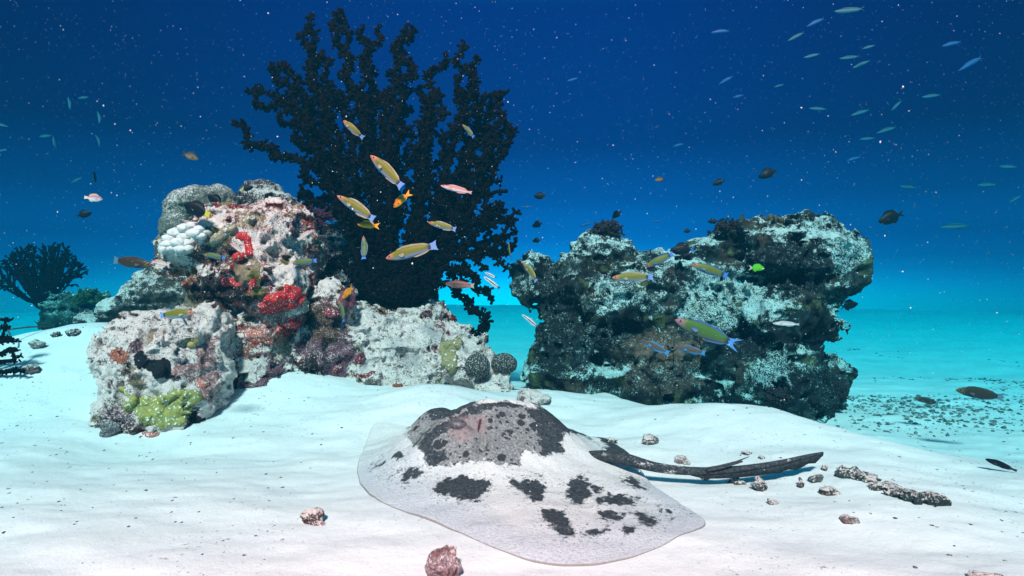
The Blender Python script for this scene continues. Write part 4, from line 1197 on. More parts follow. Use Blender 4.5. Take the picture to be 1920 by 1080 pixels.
def col_pink(s, v):
    c = lerp((0.72, 0.58, 0.60), (0.52, 0.22, 0.20), sstep(-.25, .35, v))
    t = sstep(.25, .5, v) * sstep(.85, .6, v) * .5
    return c * (1 - t[:, None]) + np.array((0.22, 0.10, 0.09)) * t[:, None]
def col_magenta(s, v):
    c = lerp((0.75, 0.62, 0.64), (0.45, 0.35, 0.18), sstep(-.1, .5, v))
    t = sstep(.5, .15, s) * sstep(-.3, .3, v)
    return c * (1 - t[:, None]) + np.array((0.62, 0.16, 0.30)) * t[:, None]
def col_pale(s, v): return lerp((0.75, 0.70, 0.70), (0.42, 0.36, 0.38), sstep(0, .6, v))
def col_white(s, v): return lerp((0.8, 0.76, 0.74), (0.62, 0.54, 0.52), sstep(0, .7, v))
def col_red(s, v):
    c = lerp((0.40, 0.16, 0.13), (0.22, 0.07, 0.06), sstep(-.4, .5, v))
    t = sstep(.2, .7, np.sin(v * 11)) * .4
    return c * (1 - t[:, None]) + np.array((0.48, 0.26, 0.22)) * t[:, None]
def col_orange(s, v): return lerp((0.80, 0.30, 0.02), (0.75, 0.16, 0.012), sstep(-.3, .6, v))
def col_dark(s, v): return lerp((0.003, 0.006, 0.010), (0.0015, 0.003, 0.006), sstep(-.5, .5, v))
def col_brownd(s, v): return lerp((0.30, 0.17, 0.08), (0.06, 0.045, 0.035), sstep(-.2, .7, v + (s - .4)))
def col_teal(s, v): return lerp((0.035, 0.18, 0.24), (0.010, 0.06, 0.10), sstep(-.1, .5, v))  # silvery fish dimmed towards teal: distance haze put into their colour
def col_blue(s, v): return lerp((0.012, 0.12, 0.32), (0.01, 0.06, 0.20), sstep(-.1, .6, v))
def col_green(s, v): return lerp((0.12, 0.55, 0.02), (0.07, 0.42, 0.015), sstep(-.3, .5, v))
def col_bedge(s, v):
    c = lerp((0.06, 0.22, 0.45), (0.13, 0.07, 0.045), sstep(-.75, -.4, v))
    return c
def col_cleaner(s, v):
    c = lerp((0.80, 0.78, 0.78), (0.80, 0.78, 0.78), v)
    t = sstep(.02 + .0, .12, v + .18) * sstep(.50 + .25, .35, v) * sstep(.0, .1, s)
    return c * (1 - t[:, None]) + np.array((0.008, 0.008, 0.012)) * t[:, None]
def col_pinkyel(s, v):
    c = lerp((0.80, 0.70, 0.66), (0.55, 0.20, 0.30), sstep(-.2, .35, v)); t = sstep(.6, .95, v)
    return c * (1 - t[:, None]) + np.array((0.62, 0.30, 0.16)) * t[:, None]

# kind: profile, colour, tail shape, tail colour, fin colour
KIND = {
    'green': ('wrasse', col_wrasse, 'square', (0.17, 0.30, 0.60), (0.34, 0.30, 0.20)),
    'dgreen': ('wrasse', col_dwrasse, 'square', (0.06, 0.20, 0.60), (0.08, 0.16, 0.30)),
    'ggreen': ('wrasse', col_gwrasse, 'lunate', (0.08, 0.24, 0.60), (0.06, 0.12, 0.26)),
    'shade': ('wrasse', col_shade, 'square', (0.10, 0.18, 0.22), (0.05, 0.05, 0.05)),
    'pink': ('slim', col_pink, 'square', (0.50, 0.35, 0.35), (0.50, 0.32, 0.30)),
    'magenta': ('wrasse', col_magenta, 'square', (0.6, 0.5, 0.5), (0.6, 0.45, 0.45)),
    'pale': ('slim', col_pale, 'square', (0.45, 0.42, 0.45), (0.5, 0.45, 0.45)),
    'white': ('slim', col_white, 'square', (0.6, 0.55, 0.55), (0.6, 0.55, 0.55)),
    'red': ('wrasse', col_red, 'square', (0.42, 0.34, 0.30), (0.32, 0.12, 0.10)),
    'orange': ('anthias', col_orange, 'fork', (0.85, 0.36, 0.02), (0.85, 0.38, 0.02)),
    'dark': ('trigger', col_dark, 'fork', (0.002, 0.005, 0.009), (0.002, 0.004, 0.008)),
    'bluetail': ('trigger', col_dark, 'fork', (0.03, 0.14, 0.40), (0.010, 0.010, 0.016)),
    'ytail': ('damsel', col_dark, 'square', (0.55, 0.55, 0.02), (0.012, 0.014, 0.018)),
    'brown': ('damsel', col_brownd, 'fork', (0.03, 0.03, 0.03), (0.03, 0.03, 0.03)),
    'teal': ('slim', col_teal, 'fork', (0.02, 0.10, 0.13), (0.02, 0.09, 0.12)),
    'blue': ('slim', col_blue, 'fork', (0.012, 0.09, 0.25), (0.012, 0.09, 0.25)),
    'chromis': ('damsel', col_green, 'fork', (0.40, 0.45, 0.35), (0.10, 0.45, 0.02)),
    'sdark': ('slim', col_dark, 'square', (0.01, 0.01, 0.014), (0.01, 0.01, 0.013)),
    'bedge': ('wrasse', col_bedge, 'square', (0.04, 0.24, 0.50), (0.05, 0.20, 0.42)),
    'cleaner': ('cleaner', col_cleaner, 'square', (0.05, 0.06, 0.08), (0.5, 0.5, 0.5)),
    'basslet': ('damsel', col_pinkyel, 'square', (0.80, 0.62, 0.45), (0.75, 0.45, 0.25)),
}
M_FISH = make_vcol_mat('fish_scales', 0.5, 0.2, 0.22, 210, 0.0008)
M_FIN = make_vcol_mat('fish_fin', 0.5, 0.25, 0.25, 160)
M_EYE, _nt, _b = new_mat('fish_eye'); _b.inputs['Base Color'].default_value = (0.006, 0.006, 0.008, 1); _b.inputs['Roughness'].default_value = 0.15

def fin_plate(out, th, bend, L, col):
    """flat fin with thickness from an outline of (s, z) in body lengths"""
    V = []
    for s, z in out: V.append((L * (0.5 - s), L * bend(s) + th, L * z))
    for s, z in out: V.append((L * (0.5 - s), L * bend(s) - th, L * z))
    n = len(out)
    F = [tuple(range(n)), tuple(range(2 * n - 1, n - 1, -1))] + [(k, n + k, n + (k + 1) % n, (k + 1) % n) for k in range(n)]
    mb = MB(); mb.add(V, F, np.array(col))
    return mb

def fish(kind, hx, hy, tx, ty, d, name, label, group, yaw=0.0, bendk=0.0, small=False):
    prof, cf, tail, tcol, fcol = KIND[kind]
    st, up_, dn_, wid = PROF[prof]
    A, B = at(hx, hy, d), at(tx, ty, d)
    L0 = np.linalg.norm(A - B)
    ax = (A - B) / L0
    view = (A + B) / 2 - np.array([0, 0, H]); view /= np.linalg.norm(view)
    L = L0 / max(math.cos(R(yaw)), .3)
    ax = ax * math.cos(R(yaw)) + view * math.sin(R(yaw)); ax /= np.linalg.norm(ax)
    upv = np.array([0, 0, 1.0])
    if abs(ax[2]) > .9: upv = np.array([1.0, 0, 0])
    z = upv - ax * (upv @ ax); z /= np.linalg.norm(z)
    y = np.cross(z, ax)
    M = Matrix(((ax[0], y[0], z[0], 0), (ax[1], y[1], z[1], 0), (ax[2], y[2], z[2], 0), (0, 0, 0, 1)))
    bend = lambda s: bendk * ((s - .4) ** 2 - .16 * (s < .4) * 0)
    ns, na = (18, 10) if small else (34, 16)
    s = np.linspace(0, st[-1], ns) ** 1.0
    s = st[-1] * (np.linspace(0, 1, ns) ** 1.25)
    k = np.ones(3) / 3
    u_, d_ = np.interp(s, st, up_), np.interp(s, st, dn_)
    wv = wid * np.sin(np.pi * np.clip(s / st[-1] * .93 + .03, 0, 1)) ** .6 * (1 - .55 * (s / st[-1]) ** 2)
    hs = 1 + .10 * math.sin(hx * 1.7 + hy); u_ = u_ * hs; d_ = d_ * hs
    bendk = bendk * (.5 + 1.1 * abs(math.sin(hx * .37))) * (1 if math.sin(hy) > -.3 else -1)
    mb = MB(); V, C = [], []
    for i in range(ns):
        for a in range(na):
            t = 2 * math.pi * a / na
            zz = math.sin(t); hh = u_[i] if zz > 0 else d_[i]
            V.append((L * (0.5 - s[i]), L * (wv[i] * math.cos(t) + bend(s[i])), L * hh * zz))
    sv = np.repeat(s, na); vv = np.tile(np.sin(2 * math.pi * np.arange(na) / na), ns)
    Cc = cf(sv, vv)
    F = [(i * na + a, (i + 1) * na + a, (i + 1) * na + (a + 1) % na, i * na + (a + 1) % na) for i in range(ns - 1) for a in range(na)]
    F += [tuple(range(na)), tuple((ns - 1) * na + a for a in range(na - 1, -1, -1))]
    mb.add(V, F, Cc)
    th = L * .0045
    e = st[-1]; he = up_[-1]
    if tail == 'square': to = [(e - .03, he), (e + .05, he * 1.25), (1.0, he * 1.75), (.985, he * .8), (.98, 0), (.985, -he * .8), (1.0, -he * 1.75), (e + .05, -he * 1.25), (e - .03, -he)]
    elif tail == 'lunate': to = [(e - .03, he), (e + .04, he * 1.2), (1.06, he * 1.9), (.96, he * .7), (.945, 0), (.96, -he * .7), (1.06, -he * 1.9), (e + .04, -he * 1.2), (e - .03, -he)]
    else: to = [(e - .03, he), (e + .04, he * 1.7), (1.0, max(he * 3.0, .11)), (.93, he * .9), (.89, 0), (.93, -he * .9), (1.0, -max(he * 3.0, .11)), (e + .04, -he * 1.7), (e - .03, -he)]
    dz = {'damsel': .07, 'trigger': .10, 'anthias': .05}.get(prof, .032)
    ss = np.linspace(.24, e - .04, 9)
    top = [(q, np.interp(q, st, up_) + dz * math.sin(min(1, (i + .6) / 3.0) * math.pi / 2) * (1.25 if i in (6, 7) and prof in ('damsel', 'trigger') else 1) * (0.15 if i == 8 else 1)) for i, q in enumerate(ss)]
    do = [(q, np.interp(q, st, up_) * .85) for q in ss][::-1] + top
    s2 = np.linspace(.52, e - .04, 6)
    bot = [(q, -np.interp(q, st, dn_) - dz * .9 * (0.2 if i in (0, 5) else 1)) for i, q in enumerate(s2)]
    ao = [(q, -np.interp(q, st, dn_) * .85) for q in s2] + bot[::-1]
    plates = [('tail_fin', to, tcol), ('dorsal_fin', do, fcol), ('anal_fin', ao, fcol)]
    loc = (A + B) / 2
    if small:
        for _, o_, c_ in plates:
            p = fin_plate(o_, th, bend, L, c_); mb.add(np.concatenate(p.V), p.F, p.C[0])
    ob = link(name, mb.mesh(name), M_FISH, None, loc)
    ob.matrix_world = Matrix.Translation(loc) @ M
    tag(ob, label, 'fish', group)
    if not small:
        for nm, o_, c_ in plates:
            link(nm, fin_plate(o_, th, bend, L, c_).mesh(nm, False), M_FIN, ob)
        fs = .27
        for sd in (-1, 1):
            w0 = np.interp(fs, s, wv)
            z0 = -.012
            base = np.array([0.5 - fs, sd * w0 + bend(fs), z0]); tp = []
            for q in range(5):
                a = -.35 + q * .28
                l = (.085, .105, .11, .10, .075)[q]
                tp.append(base + np.array([-l * math.cos(a), sd * (.02 + .02 * q / 4), -l * math.sin(a) * .9]))
            Vp = [base + np.array([0, 0, .012]), base - np.array([0, 0, .012])] + tp
            Vp = [L * q for q in Vp]; Vq = [q + np.array([0, sd * th * .6, 0]) for q in Vp]
            n = 7; o_ = [0, 1, 6, 5, 4, 3, 2]
            Ff = [tuple(o_), tuple(n + q for q in o_[::-1])] + [(o_[q], n + o_[q], n + o_[(q + 1) % n], o_[(q + 1) % n]) for q in range(n)]
            pm = MB(); pm.add(Vp + Vq, Ff, np.array(fcol) * .9)
            link('pectoral_fin', pm.mesh('pectoral_fin', False), M_FIN, ob)
            er = .017 if prof in ('wrasse', 'slim', 'cleaner') else .026
            es = .085
            Ve, Fe, ce = lump_mesh('x', (L * (.5 - es), L * (sd * np.interp(es, s, wv) * .88 + bend(es)), L * np.interp(es, st, up_) * .32), (L * er,) * 3, 1, 0, 1, 2)
            em = MB(); em.add(Ve, Fe, ce); link('eye', em.mesh('eye'), M_EYE, ob)
    return ob

GW, GD, GF = 'green wrasses around the reef', 'dark reef fish over the outcrop', 'silvery fish in the open water'
FISH = [
    ('green', 641, 224, 679, 258, 2.9, 'olive_wrasse', 'small olive wrasse nose-up before the upper stems of the black coral', GW, 10, .3),
    ('green', 695, 291, 758, 353, 2.75, 'olive_wrasse', 'long olive wrasse slanting down across the middle of the black coral, blue-tailed', GW, 8, .25),
    ('green', 633, 367, 707, 414, 2.7, 'olive_wrasse', 'olive wrasse with orange face above the plump orange fish', GW, 6, .25),
    ('green', 722, 485, 819, 459, 2.5, 'olive_wrasse', 'biggest olive wrasse, nearly level before the black coral trunk', GW, 5, -.2),
    ('green', 803, 417, 857, 431, 2.8, 'olive_wrasse', 'olive wrasse with blue belly before the right-hand stems of the black coral', GW, 8, .2),
    ('dgreen', 867, 233, 891, 259, 3.3, 'olive_wrasse', 'small dull green wrasse high among the right stems of the black coral', GW, 20, .3),
    ('dgreen', 682, 443, 683, 489, 3.2, 'olive_wrasse', 'green wrasse hanging upright just left of the black coral trunk', GW, 25, .2),
    ('dgreen', 635, 562, 649, 604, 3.1, 'olive_wrasse', 'green wrasse swimming steeply upward beside the mauve sponge', GW, 20, .3),
    ('green', 366, 586, 294, 592, 2.45, 'olive_wrasse', 'olive wrasse skimming over the white top of the boulder, facing right', GW, -10, .2),
    ('shade', 288, 498, 207, 487, 2.7, 'dark_wrasse', 'dark olive wrasse with pale blue tail in open water left of the pinnacle', GW, -8, .2),
    ('dgreen', 546, 494, 593, 488, 3.0, 'olive_wrasse', 'dull olive wrasse close against the right side of the pinnacle', GW, 10, .2),
    ('dgreen', 379, 477, 421, 483, 3.0, 'olive_wrasse', 'green wrasse in the shade under the white bubble coral', GW, 10, .2),
    ('green', 1148, 521, 1224, 519, 3.1, 'olive_wrasse', 'yellow-green wrasse level before the left half of the outcrop, bright blue tail', GW, 5, -.1),
    ('dgreen', 1211, 500, 1262, 476, 3.2, 'olive_wrasse', 'green wrasse with red face tilted nose-down below the large dark fish', GW, 10, .2),
    ('dgreen', 1298, 496, 1364, 517, 3.2, 'olive_wrasse', 'olive wrasse before the middle of the outcrop with blue belly line', GW, 8, .2),
    ('ggreen', 1266, 600, 1378, 645, 2.9, 'moon_wrasse', 'large green wrasse with magenta face and shining blue tail before the outcrop', GW, 5, .15),
    ('green', 982, 493, 1009, 528, 3.2, 'olive_wrasse', 'orange-green wrasse nose-up at the left edge of the outcrop', GW, 20, .3),
    ('dgreen', 953, 456, 957, 486, 3.5, 'olive_wrasse', 'small green wrasse upright beyond the right tips of the black coral', GW, 30, .2),
    ('shade', 1793, 731, 1876, 744, 2.9, 'dark_wrasse', 'larger dark brown wrasse over the rubble field, far right', 'dark wrasses over the rubble field', 5, .15),
    ('shade', 1715, 747, 1759, 756, 3.4, 'dark_wrasse', 'smaller dark brown wrasse over the rubble field', 'dark wrasses over the rubble field', 8, .15),
    ('pink', 826, 348, 886, 362, 2.8, 'pink_wrasse', 'slender pale pink fish right of the black coral middle', None, 5, .15),
    ('magenta', 588, 431, 559, 449, 2.95, 'pink_wrasse', 'pink and white fish on the right shoulder of the pinnacle, nose up right', None, 15, .2),
    ('magenta', 431, 455, 457, 474, 2.9, 'pink_wrasse', 'pink-headed greenish fish beside the hooked red sponge', None, 20, .2),
    ('magenta', 281, 489, 319, 497, 2.75, 'pink_wrasse', 'pale pink fish touching the nose of the dark olive wrasse', None, 15, .1),
    ('pale', 1449, 606, 1497, 608, 3.2, 'silver_wrasse', 'small silvery striped fish before the right half of the outcrop', None, 5, .1),
    ('white', 1704, 934, 1648, 932, 2.0, 'white_fish', 'white fish lying low over the sand beside the dark rubble strip', None, 10, .1),
    ('red', 834, 532, 889, 536, 3.1, 'red_wrasse', 'reddish-brown striped fish under the right arm of the black coral', None, 8, .1),
    ('orange', 737, 389, 769, 360, 2.8, 'orange_anthias', 'orange fish nose-down with yellow forked tail above the plump orange one', 'orange anthias', 15, .2),
    ('orange', 669, 420, 712, 424, 2.75, 'orange_anthias', 'plump level orange fish left of the black coral trunk', 'orange anthias', 8, .1),
    ('orange', 641, 561, 665, 536, 3.2, 'orange_anthias', 'slim orange fish before the mauve sponge at the black coral foot', 'orange anthias', 30, .2),
    ('cleaner', 909, 511, 931, 521, 3.1, 'cleaner_wrasse', 'upper of two black and white striped fish off the right tip of the black coral', 'striped cleaner fish', 10, .2),
    ('cleaner', 907, 519, 937, 541, 3.0, 'cleaner_wrasse', 'lower of two black and white striped fish off the right tip of the black coral', 'striped cleaner fish', 5, .2),
    ('cleaner', 979, 590, 1009, 614, 3.2, 'cleaner_wrasse', 'black and white striped fish at the shaded left foot of the outcrop', 'striped cleaner fish', 5, .2),
    ('bedge', 1202, 638, 1253, 662, 3.3, 'brown_wrasse', 'left of two brown fish edged in blue before the brown sponge', 'blue-edged brown fish', 5, .15),
    ('bedge', 1267, 650, 1321, 662, 3.3, 'brown_wrasse', 'right of two brown fish edged in blue, just under the large green wrasse', 'blue-edged brown fish', 5, .15),
    ('chromis', 1433, 503, 1405, 502, 3.25, 'green_chromis', 'vivid green diamond-shaped fish under the overhanging block', None, -10, .1),
    ('ytail', 344, 383, 397, 404, 3.1, 'yellowtail_damsel', 'larger black fish with lemon-yellow tail above the white bubble coral', 'black fish with yellow tails', 8, .1),
    ('dark', 389, 366, 421, 388, 3.7, 'black_damsel', 'dark blue-black fish before the rounded coral head', 'black fish with yellow tails', 10, .1),
    ('ytail', 474, 350, 453, 357, 4.0, 'yellowtail_damsel', 'small black fish with yellow tail under the left arm of the black coral', 'black fish with yellow tails', 20, .1),
    ('brown', 371, 298, 342, 287, 4.0, 'brown_damsel', 'brown and tan fish in open water above the rounded coral head', None, 10, .1),
    ('basslet', 189, 373, 161, 370, 3.2, 'pink_basslet', 'plump pink and white fish in open water at left', None, 20, .1),
    ('dark', 180, 341, 176, 322, 4.0, 'dark_triggerfish', 'dark deep-bodied fish above the plump pink fish', None, 50, .1),
    ('dark', 169, 399, 145, 405, 4.2, 'dark_damsel', 'small dark fish below the plump pink fish', None, 20, .1),
    ('dark', 1423, 332, 1458, 319, 4.6, 'dark_triggerfish', 'dark triggerfish in open water high above the overhanging block', GD, 8, .1),
    ('dark', 1337, 346, 1359, 338, 4.8, 'dark_triggerfish', 'small dark fish in open water below and left of the high triggerfish', GD, 15, .1),
    ('dark', 1001, 368, 1025, 367, 4.8, 'dark_triggerfish', 'dark fish in open water right of the black coral, higher of two', GD, 10, .1),
    ('dark', 998, 424, 1018, 418, 4.8, 'dark_triggerfish', 'dark fish in open water right of the black coral, lower of two', GD, 30, .1),
    ('dark', 1148, 408, 1165, 396, 4.6, 'dark_triggerfish', 'small dark fish just above the black bush coral on the summit', GD, 30, .1),
    ('dark', 1648, 416, 1693, 400, 4.4, 'dark_triggerfish', 'dark triggerfish with raised fins right of the overhanging block', GD, 6, .1),
    ('bluetail', 1257, 469, 1303, 468, 3.7, 'bluetail_triggerfish', 'large blue-black fish with blue tail over the dip in the outcrop top', GD, 8, .1),
    ('dark', 1328, 415, 1346, 415, 4.7, 'dark_triggerfish', 'tiny dark fish left of the overhanging block, leftmost of the pair', GD, 20, .1),
    ('dark', 1345, 427, 1366, 409, 4.5, 'dark_triggerfish', 'dark fish hugging the left end of the overhanging block', GD, 15, .1),
    ('dark', 1609, 569, 1574, 576, 3.9, 'dark_damsel', 'dark fish peeping out under the right overhang', GD, 5, .1),
    ('dark', 998, 452, 1014, 450, 4.7, 'dark_triggerfish', 'small dark fish right above the left knob of the outcrop', GD, 25, .1),
    ('dark', 1282, 434, 1296, 433, 4.9, 'dark_damsel', 'tiny brown fish over the dip in the outcrop top', GD, 10, .1),
    ('brown', 1228, 338, 1247, 334, 4.6, 'brown_damsel', 'tiny yellowish fish with pale belly in open water above the outcrop dip', GD, 10, .1),
    ('dark', 1508, 407, 1532, 404, 4.4, 'dark_damsel', 'small dark fish resting on top of the overhanging block', GD, 15, .1),
    ('sdark', 1849, 861, 1900, 880, 2.25, 'dark_bottom_fish', 'dark fish hovering low over the bare sand at far right', None, 10, .25),
]
for t in FISH:
    k, hx, hy, tx, ty, d, nm, lb, gr, yw, bd = t
    fish(k, hx, hy, tx, ty, d, nm, lb, gr, yw, bd, small=math.hypot(hx - tx, hy - ty) < 23)

FAR = [  # silvery fish far out: head, tail
    (128, 182, 133, 208, 'thin silvery fish swimming upright high at left, left of three'), (145, 184, 168, 182, 'thin silvery fish level between two upright ones at left'), (184, 209, 189, 235, 'thin silvery fish swimming upright, above its curved twin at left'),
    (180, 252, 190, 277, 'curved silvery fish swimming upright below its twin at left'), (72, 256, 98, 254, 'silvery fish forming the top of a crossing pair at left'), (105, 278, 97, 255, 'silvery fish nose-down in the crossing pair at left'),
    (14, 237, -8, 232, 'silvery fish cut off by the left frame edge, upper'), (12, 281, -10, 284, 'silvery fish cut off by the left frame edge, lower'), (132, 343, 155, 332, 'pale teal fish just left of the dark deep-bodied fish'),
    (1566, 22, 1618, 17, 'largest silvery teal fish, at the very top right of the water'), (1478, 76, 1507, 61, 'silvery fish slanting down below the largest one at top right'), (1508, 108, 1537, 101, 'thin silvery fish left of a plumper one, upper right'),
    (1575, 110, 1610, 106, 'plump silvery fish between two thin ones, upper right'), (1600, 127, 1630, 114, 'thin silvery fish just under the plump one, upper right'), (1618, 91, 1640, 85, 'faint thin fish just above the plump silvery one, upper right'),
    (1518, 203, 1549, 205, 'silvery fish at the left of the lower trio, upper right'), (1597, 216, 1629, 206, 'silvery fish in the middle of the lower trio, upper right'), (1672, 206, 1690, 189, 'steep silvery fish at the right of the lower trio, upper right'),
    (1645, 249, 1680, 238, 'bright silvery fish below the steep one, upper right'), (1730, 182, 1762, 178, 'faint silvery fish right of the steep one, upper right'), (1613, 261, 1640, 259, 'faint fish left below the bright silvery one, upper right'),
    (1800, 131, 1840, 107, 'faint blue fish climbing near the right frame edge'), (1768, 86, 1802, 78, 'faint blue fish above the climbing one near the right frame edge'), (1766, 426, 1818, 423, 'silvery fish low in open water right of the raised-fin triggerfish'),
    (1688, 349, 1718, 352, 'faint silvery fish above the raised-fin triggerfish'), (1876, 312, 1907, 313, 'faint silvery fish near the right frame edge, upper of three'), (1834, 347, 1867, 346, 'faint silvery fish near the right frame edge, middle of three'),
    (1893, 379, 1914, 367, 'faint thin silvery fish near the right frame edge, lowest of three'), (1514, 49, 1545, 34, 'faint blue fish above the slanting silvery one at top right'), (1334, 61, 1368, 57, 'blue fish alone at the top, midway between coral and right edge'),
    (1349, 157, 1374, 143, 'faint blue fish alone in the upper middle water'), (1374, 183, 1394, 178, 'small blue fish under the lone one in the upper middle water'), (1588, 301, 1614, 294, 'faint blue fish in open water above the overhanging block'),
    (977, 388, 1000, 388, 'bright blue fish beside the right stems of the black coral'), (1086, 424, 1112, 417, 'bright blue fish just left of the summit bush coral'), (1262, 275, 1282, 269, 'blue fish in the open water between coral and outcrop'),
    (1222, 415, 1240, 414, 'pale blue fish above the dip in the outcrop top'), (1064, 152, 1084, 146, 'faint blue fish right of the black coral crown'), (1452, 163, 1470, 158, 'pale small fish in the upper middle water near particles'),
]
for i, (hx, hy, tx, ty, lb) in enumerate(FAR):
    d = min(6.3, 1.93 * FPX / max(520 - hy, 60)) * (0.92 if i % 2 else 0.98)
    kk = 'blue' if 'blue' in lb else 'teal'
    fish(kk, hx, hy, tx, ty, d, 'blue_fish' if kk == 'blue' else 'silver_fish', lb, GF, 10, .35 if abs(hx - tx) < 12 else .1, small=True)

# ------------------------------------------------------------------ loose stones and rubble on the sand
def stone(px, py, rx, ry, label, base=((0.26, 0.13, 0.15), (0.14, 0.08, 0.09)), dust=(0.12, 0.4), name='coral_stone', seed=1, lumps=4, group='loose rubble stones on the sand', vox=None, sink=0.25):
    P, d = on_ground(px, py + ry * 0.7)
    s = d / FPX
    rg = random.Random(seed)
    bl = [(P + np.array([0, 0, ry * s * (1 - sink * 2)]), (rx * s * .62, rx * s * .55, ry * s * .72))]
    for k in range(lumps):
        a = rg.uniform(0, 2 * math.pi)
        bl.append((P + np.array([rx * s * .52 * math.cos(a), rx * s * .4 * math.sin(a), ry * s * rg.uniform(.0, 1.1)]), tuple(rg.uniform(.28, .5) * q * s for q in (rx, rx, ry))))
    v = vox or max(0.0022, rx * s / 26)
    sc = rx * s / 0.06
    return make_rock(name, label, 'stone', bl, v, seed, base, dust=dust, k=rx * s * .25, octs=((12 / sc, 0.006 * sc), (30 / sc, 0.006 * sc), (80 / sc, 0.003 * sc)), floor=False, group=group,
                     accents=(((0.36, 0.2, 0.2), 20 / sc, 0.15, 0.2, 3),))
stone(825, 1058, 44, 36, 'pinkish knobbly coral stone cut by the bottom edge', ((0.62, 0.42, 0.44), (0.42, 0.26, 0.29)), (0.42, 0.25), seed=21, lumps=6, sink=.15)
stone(590, 968, 28, 20, 'small mauve and brown coral stone alone on the sand, left of the ray', ((0.46, 0.25, 0.26), (0.22, 0.13, 0.12)), (0.2, 0.4), seed=12, lumps=5, sink=.15)
tl = ((0.075, 0.10, 0.10), (0.14, 0.16, 0.155))
pl = ((0.50, 0.47, 0.44), (0.36, 0.34, 0.32))
for a in ((1217, 822, 20, 14, 'dark rubble clump on the sand beyond the ray back', tl, 3), (1147, 826, 12, 8, 'small dark rubble clump against the ray back', tl, 4), (1278, 860, 16, 10, 'pale stone just beyond the ray tail base', pl, 5), (1322, 893, 13, 7, 'small dark stone under the middle of the ray tail', tl, 6),
          (1384, 902, 22, 7, 'flat dark rubble under the ray tail near the sting', tl, 7), (1425, 908, 20, 16, 'grey rubble clump under the far half of the ray tail', tl, 8), (1450, 940, 12, 8, 'pale shell rubble below the grey clump', pl, 9), (1502, 905, 9, 12, 'narrow dark stone right of the grey clump', tl, 10),
          (1530, 897, 14, 8, 'grey stone below the ray tail tip', tl, 11), (1556, 918, 20, 13, 'dark rubble clump between tail tip and rubble strip', tl, 12), (1580, 881, 15, 11, 'single grey stone right of the ray tail tip', pl, 13), (1547, 876, 7, 9, 'dark stick-like stone beside the grey stone', tl, 14),
          (1590, 975, 20, 7, 'pale low rubble heap on the open sand at right', pl, 15), (1860, 1083, 42, 12, 'dark rock top cut by the bottom edge at right', tl, 16), (1400, 845 + 3, 10, 5, 'small dark stone beyond the ray tail', tl, 17), (1428, 856, 8, 5, 'tiny dark stone beyond the ray tail, nearer its tip', tl, 18),
          (60, 690, 20, 14, 'grey stone behind the black twigs at far left', ((0.2, 0.18, 0.17), (0.3, 0.27, 0.25)), 19), (72, 645, 16, 10, 'small pale stone on the left sand bank', pl, 20), (135, 622, 16, 8, 'rough grey stone on the crest of the left sand bank', tl, 22), (104, 626, 12, 7, 'smaller grey stone on the crest of the left sand bank', tl, 23),
          (205, 800, 20, 22, 'crumbly grey rubble leaning on the left foot of the boulder', ((0.22, 0.2, 0.2), (0.3, 0.26, 0.26)), 24), (1010, 745, 40, 14, 'pale crumbly rubble between mound and outcrop', pl, 25)):
    px_, py_, rx_, ry_, lb_, bs_, sd_ = a
    stone(px_, py_, rx_, ry_, lb_, bs_, (0.25, 0.5), seed=sd_)
# the long dark strip of rubble
P = [on_ground(x, y)[0] for x, y in ((1592, 892), (1625, 900), (1655, 915), (1690, 928), (1720, 938), (1748, 944))]
make_rock('rubble_strip', 'long dark knobbly strip of rubble lying on the right-hand sand', 'stone', [(p + np.array([0, 0, .004]), (.046, .034, .022)) for p in P], 0.005, 5, ((0.045, 0.07, 0.07), (0.09, 0.12, 0.115)),
          dust=(0.05, 0.45), k=.02, octs=((14, .010), (34, .012), (80, .006)), floor=False)

# thin bent rod standing on the far left sand bank
Q = [at(26, 645, 3.3), at(15, 618, 3.35), at(55, 613, 3.45), at(95, 612, 3.55)]
mb = MB(); c0 = Q[0].copy(); tube(mb, [q - c0 for q in Q], [.005, .0055, .005, .004], 6, wob=.1)
tag(link('bent_wire', mb.mesh('bent_wire'), make_growth_mat('old_wire', (0.05, 0.07, 0.07), (0.10, 0.12, 0.11), 80), None, c0), 'thin bent wire sticking out of the left sand bank', 'wire')

# rubble field and grains: nobody could count them
def scatter(name, label, pts, rmin, rmax, cols, mat, seed, flat=.6):
    rg = np.random.RandomState(seed)
    V0, F0, _ = lump_mesh('x', (0, 0, 0), (1, 1, 1), seed, 0, 1, 1)
    F0 = np.array(F0); n = len(pts)
    r = rmin + (rmax - rmin) * rg.rand(n) ** 2.5
    VV = V0[None] * (1 + .45 * rg.uniform(-1, 1, (n, len(V0), 1))) * r[:, None, None] * np.stack([rg.uniform(.7, 1.5, n), rg.uniform(.7, 1.5, n), np.full(n, flat)], -1)[:, None]
    VV = VV + pts[:, None]
    FF = F0[None] + (np.arange(n) * len(V0))[:, None, None]
    cc = np.array(cols)[rg.randint(0, len(cols), n)][:, None].repeat(len(V0), 1) * rg.uniform(.7, 1.2, (n, 1, 1))
    o = link(name, mesh_np(name, VV.reshape(-1, 3), FF.reshape(-1, 3), False, {'Col': cc.reshape(-1, 3)}), mat)
    return tag(o, label, None, None, 'stuff')
M_RUB = make_vcol_mat('rubble', .9, .1, .4, 90, .004)
rg = np.random.RandomState(4)
X = rg.uniform(1.2, 6.0, 60000); Y = rg.uniform(3.0, 9.5, 60000)
dens = fbm(np.stack([X * .6, Y, 0 * X], -1), 1.6, 4, 2) + .35 * np.exp(-((Y - 4.1) / .8) ** 2) - .3 * sstep(5, 8, Y) - 0.9 * sstep(3.55, 3.25, Y + .10 * X)
k = dens + 0.45 * rg.rand(len(X)) > 0.46
X, Y = X[k][:9000], Y[k][:9000]
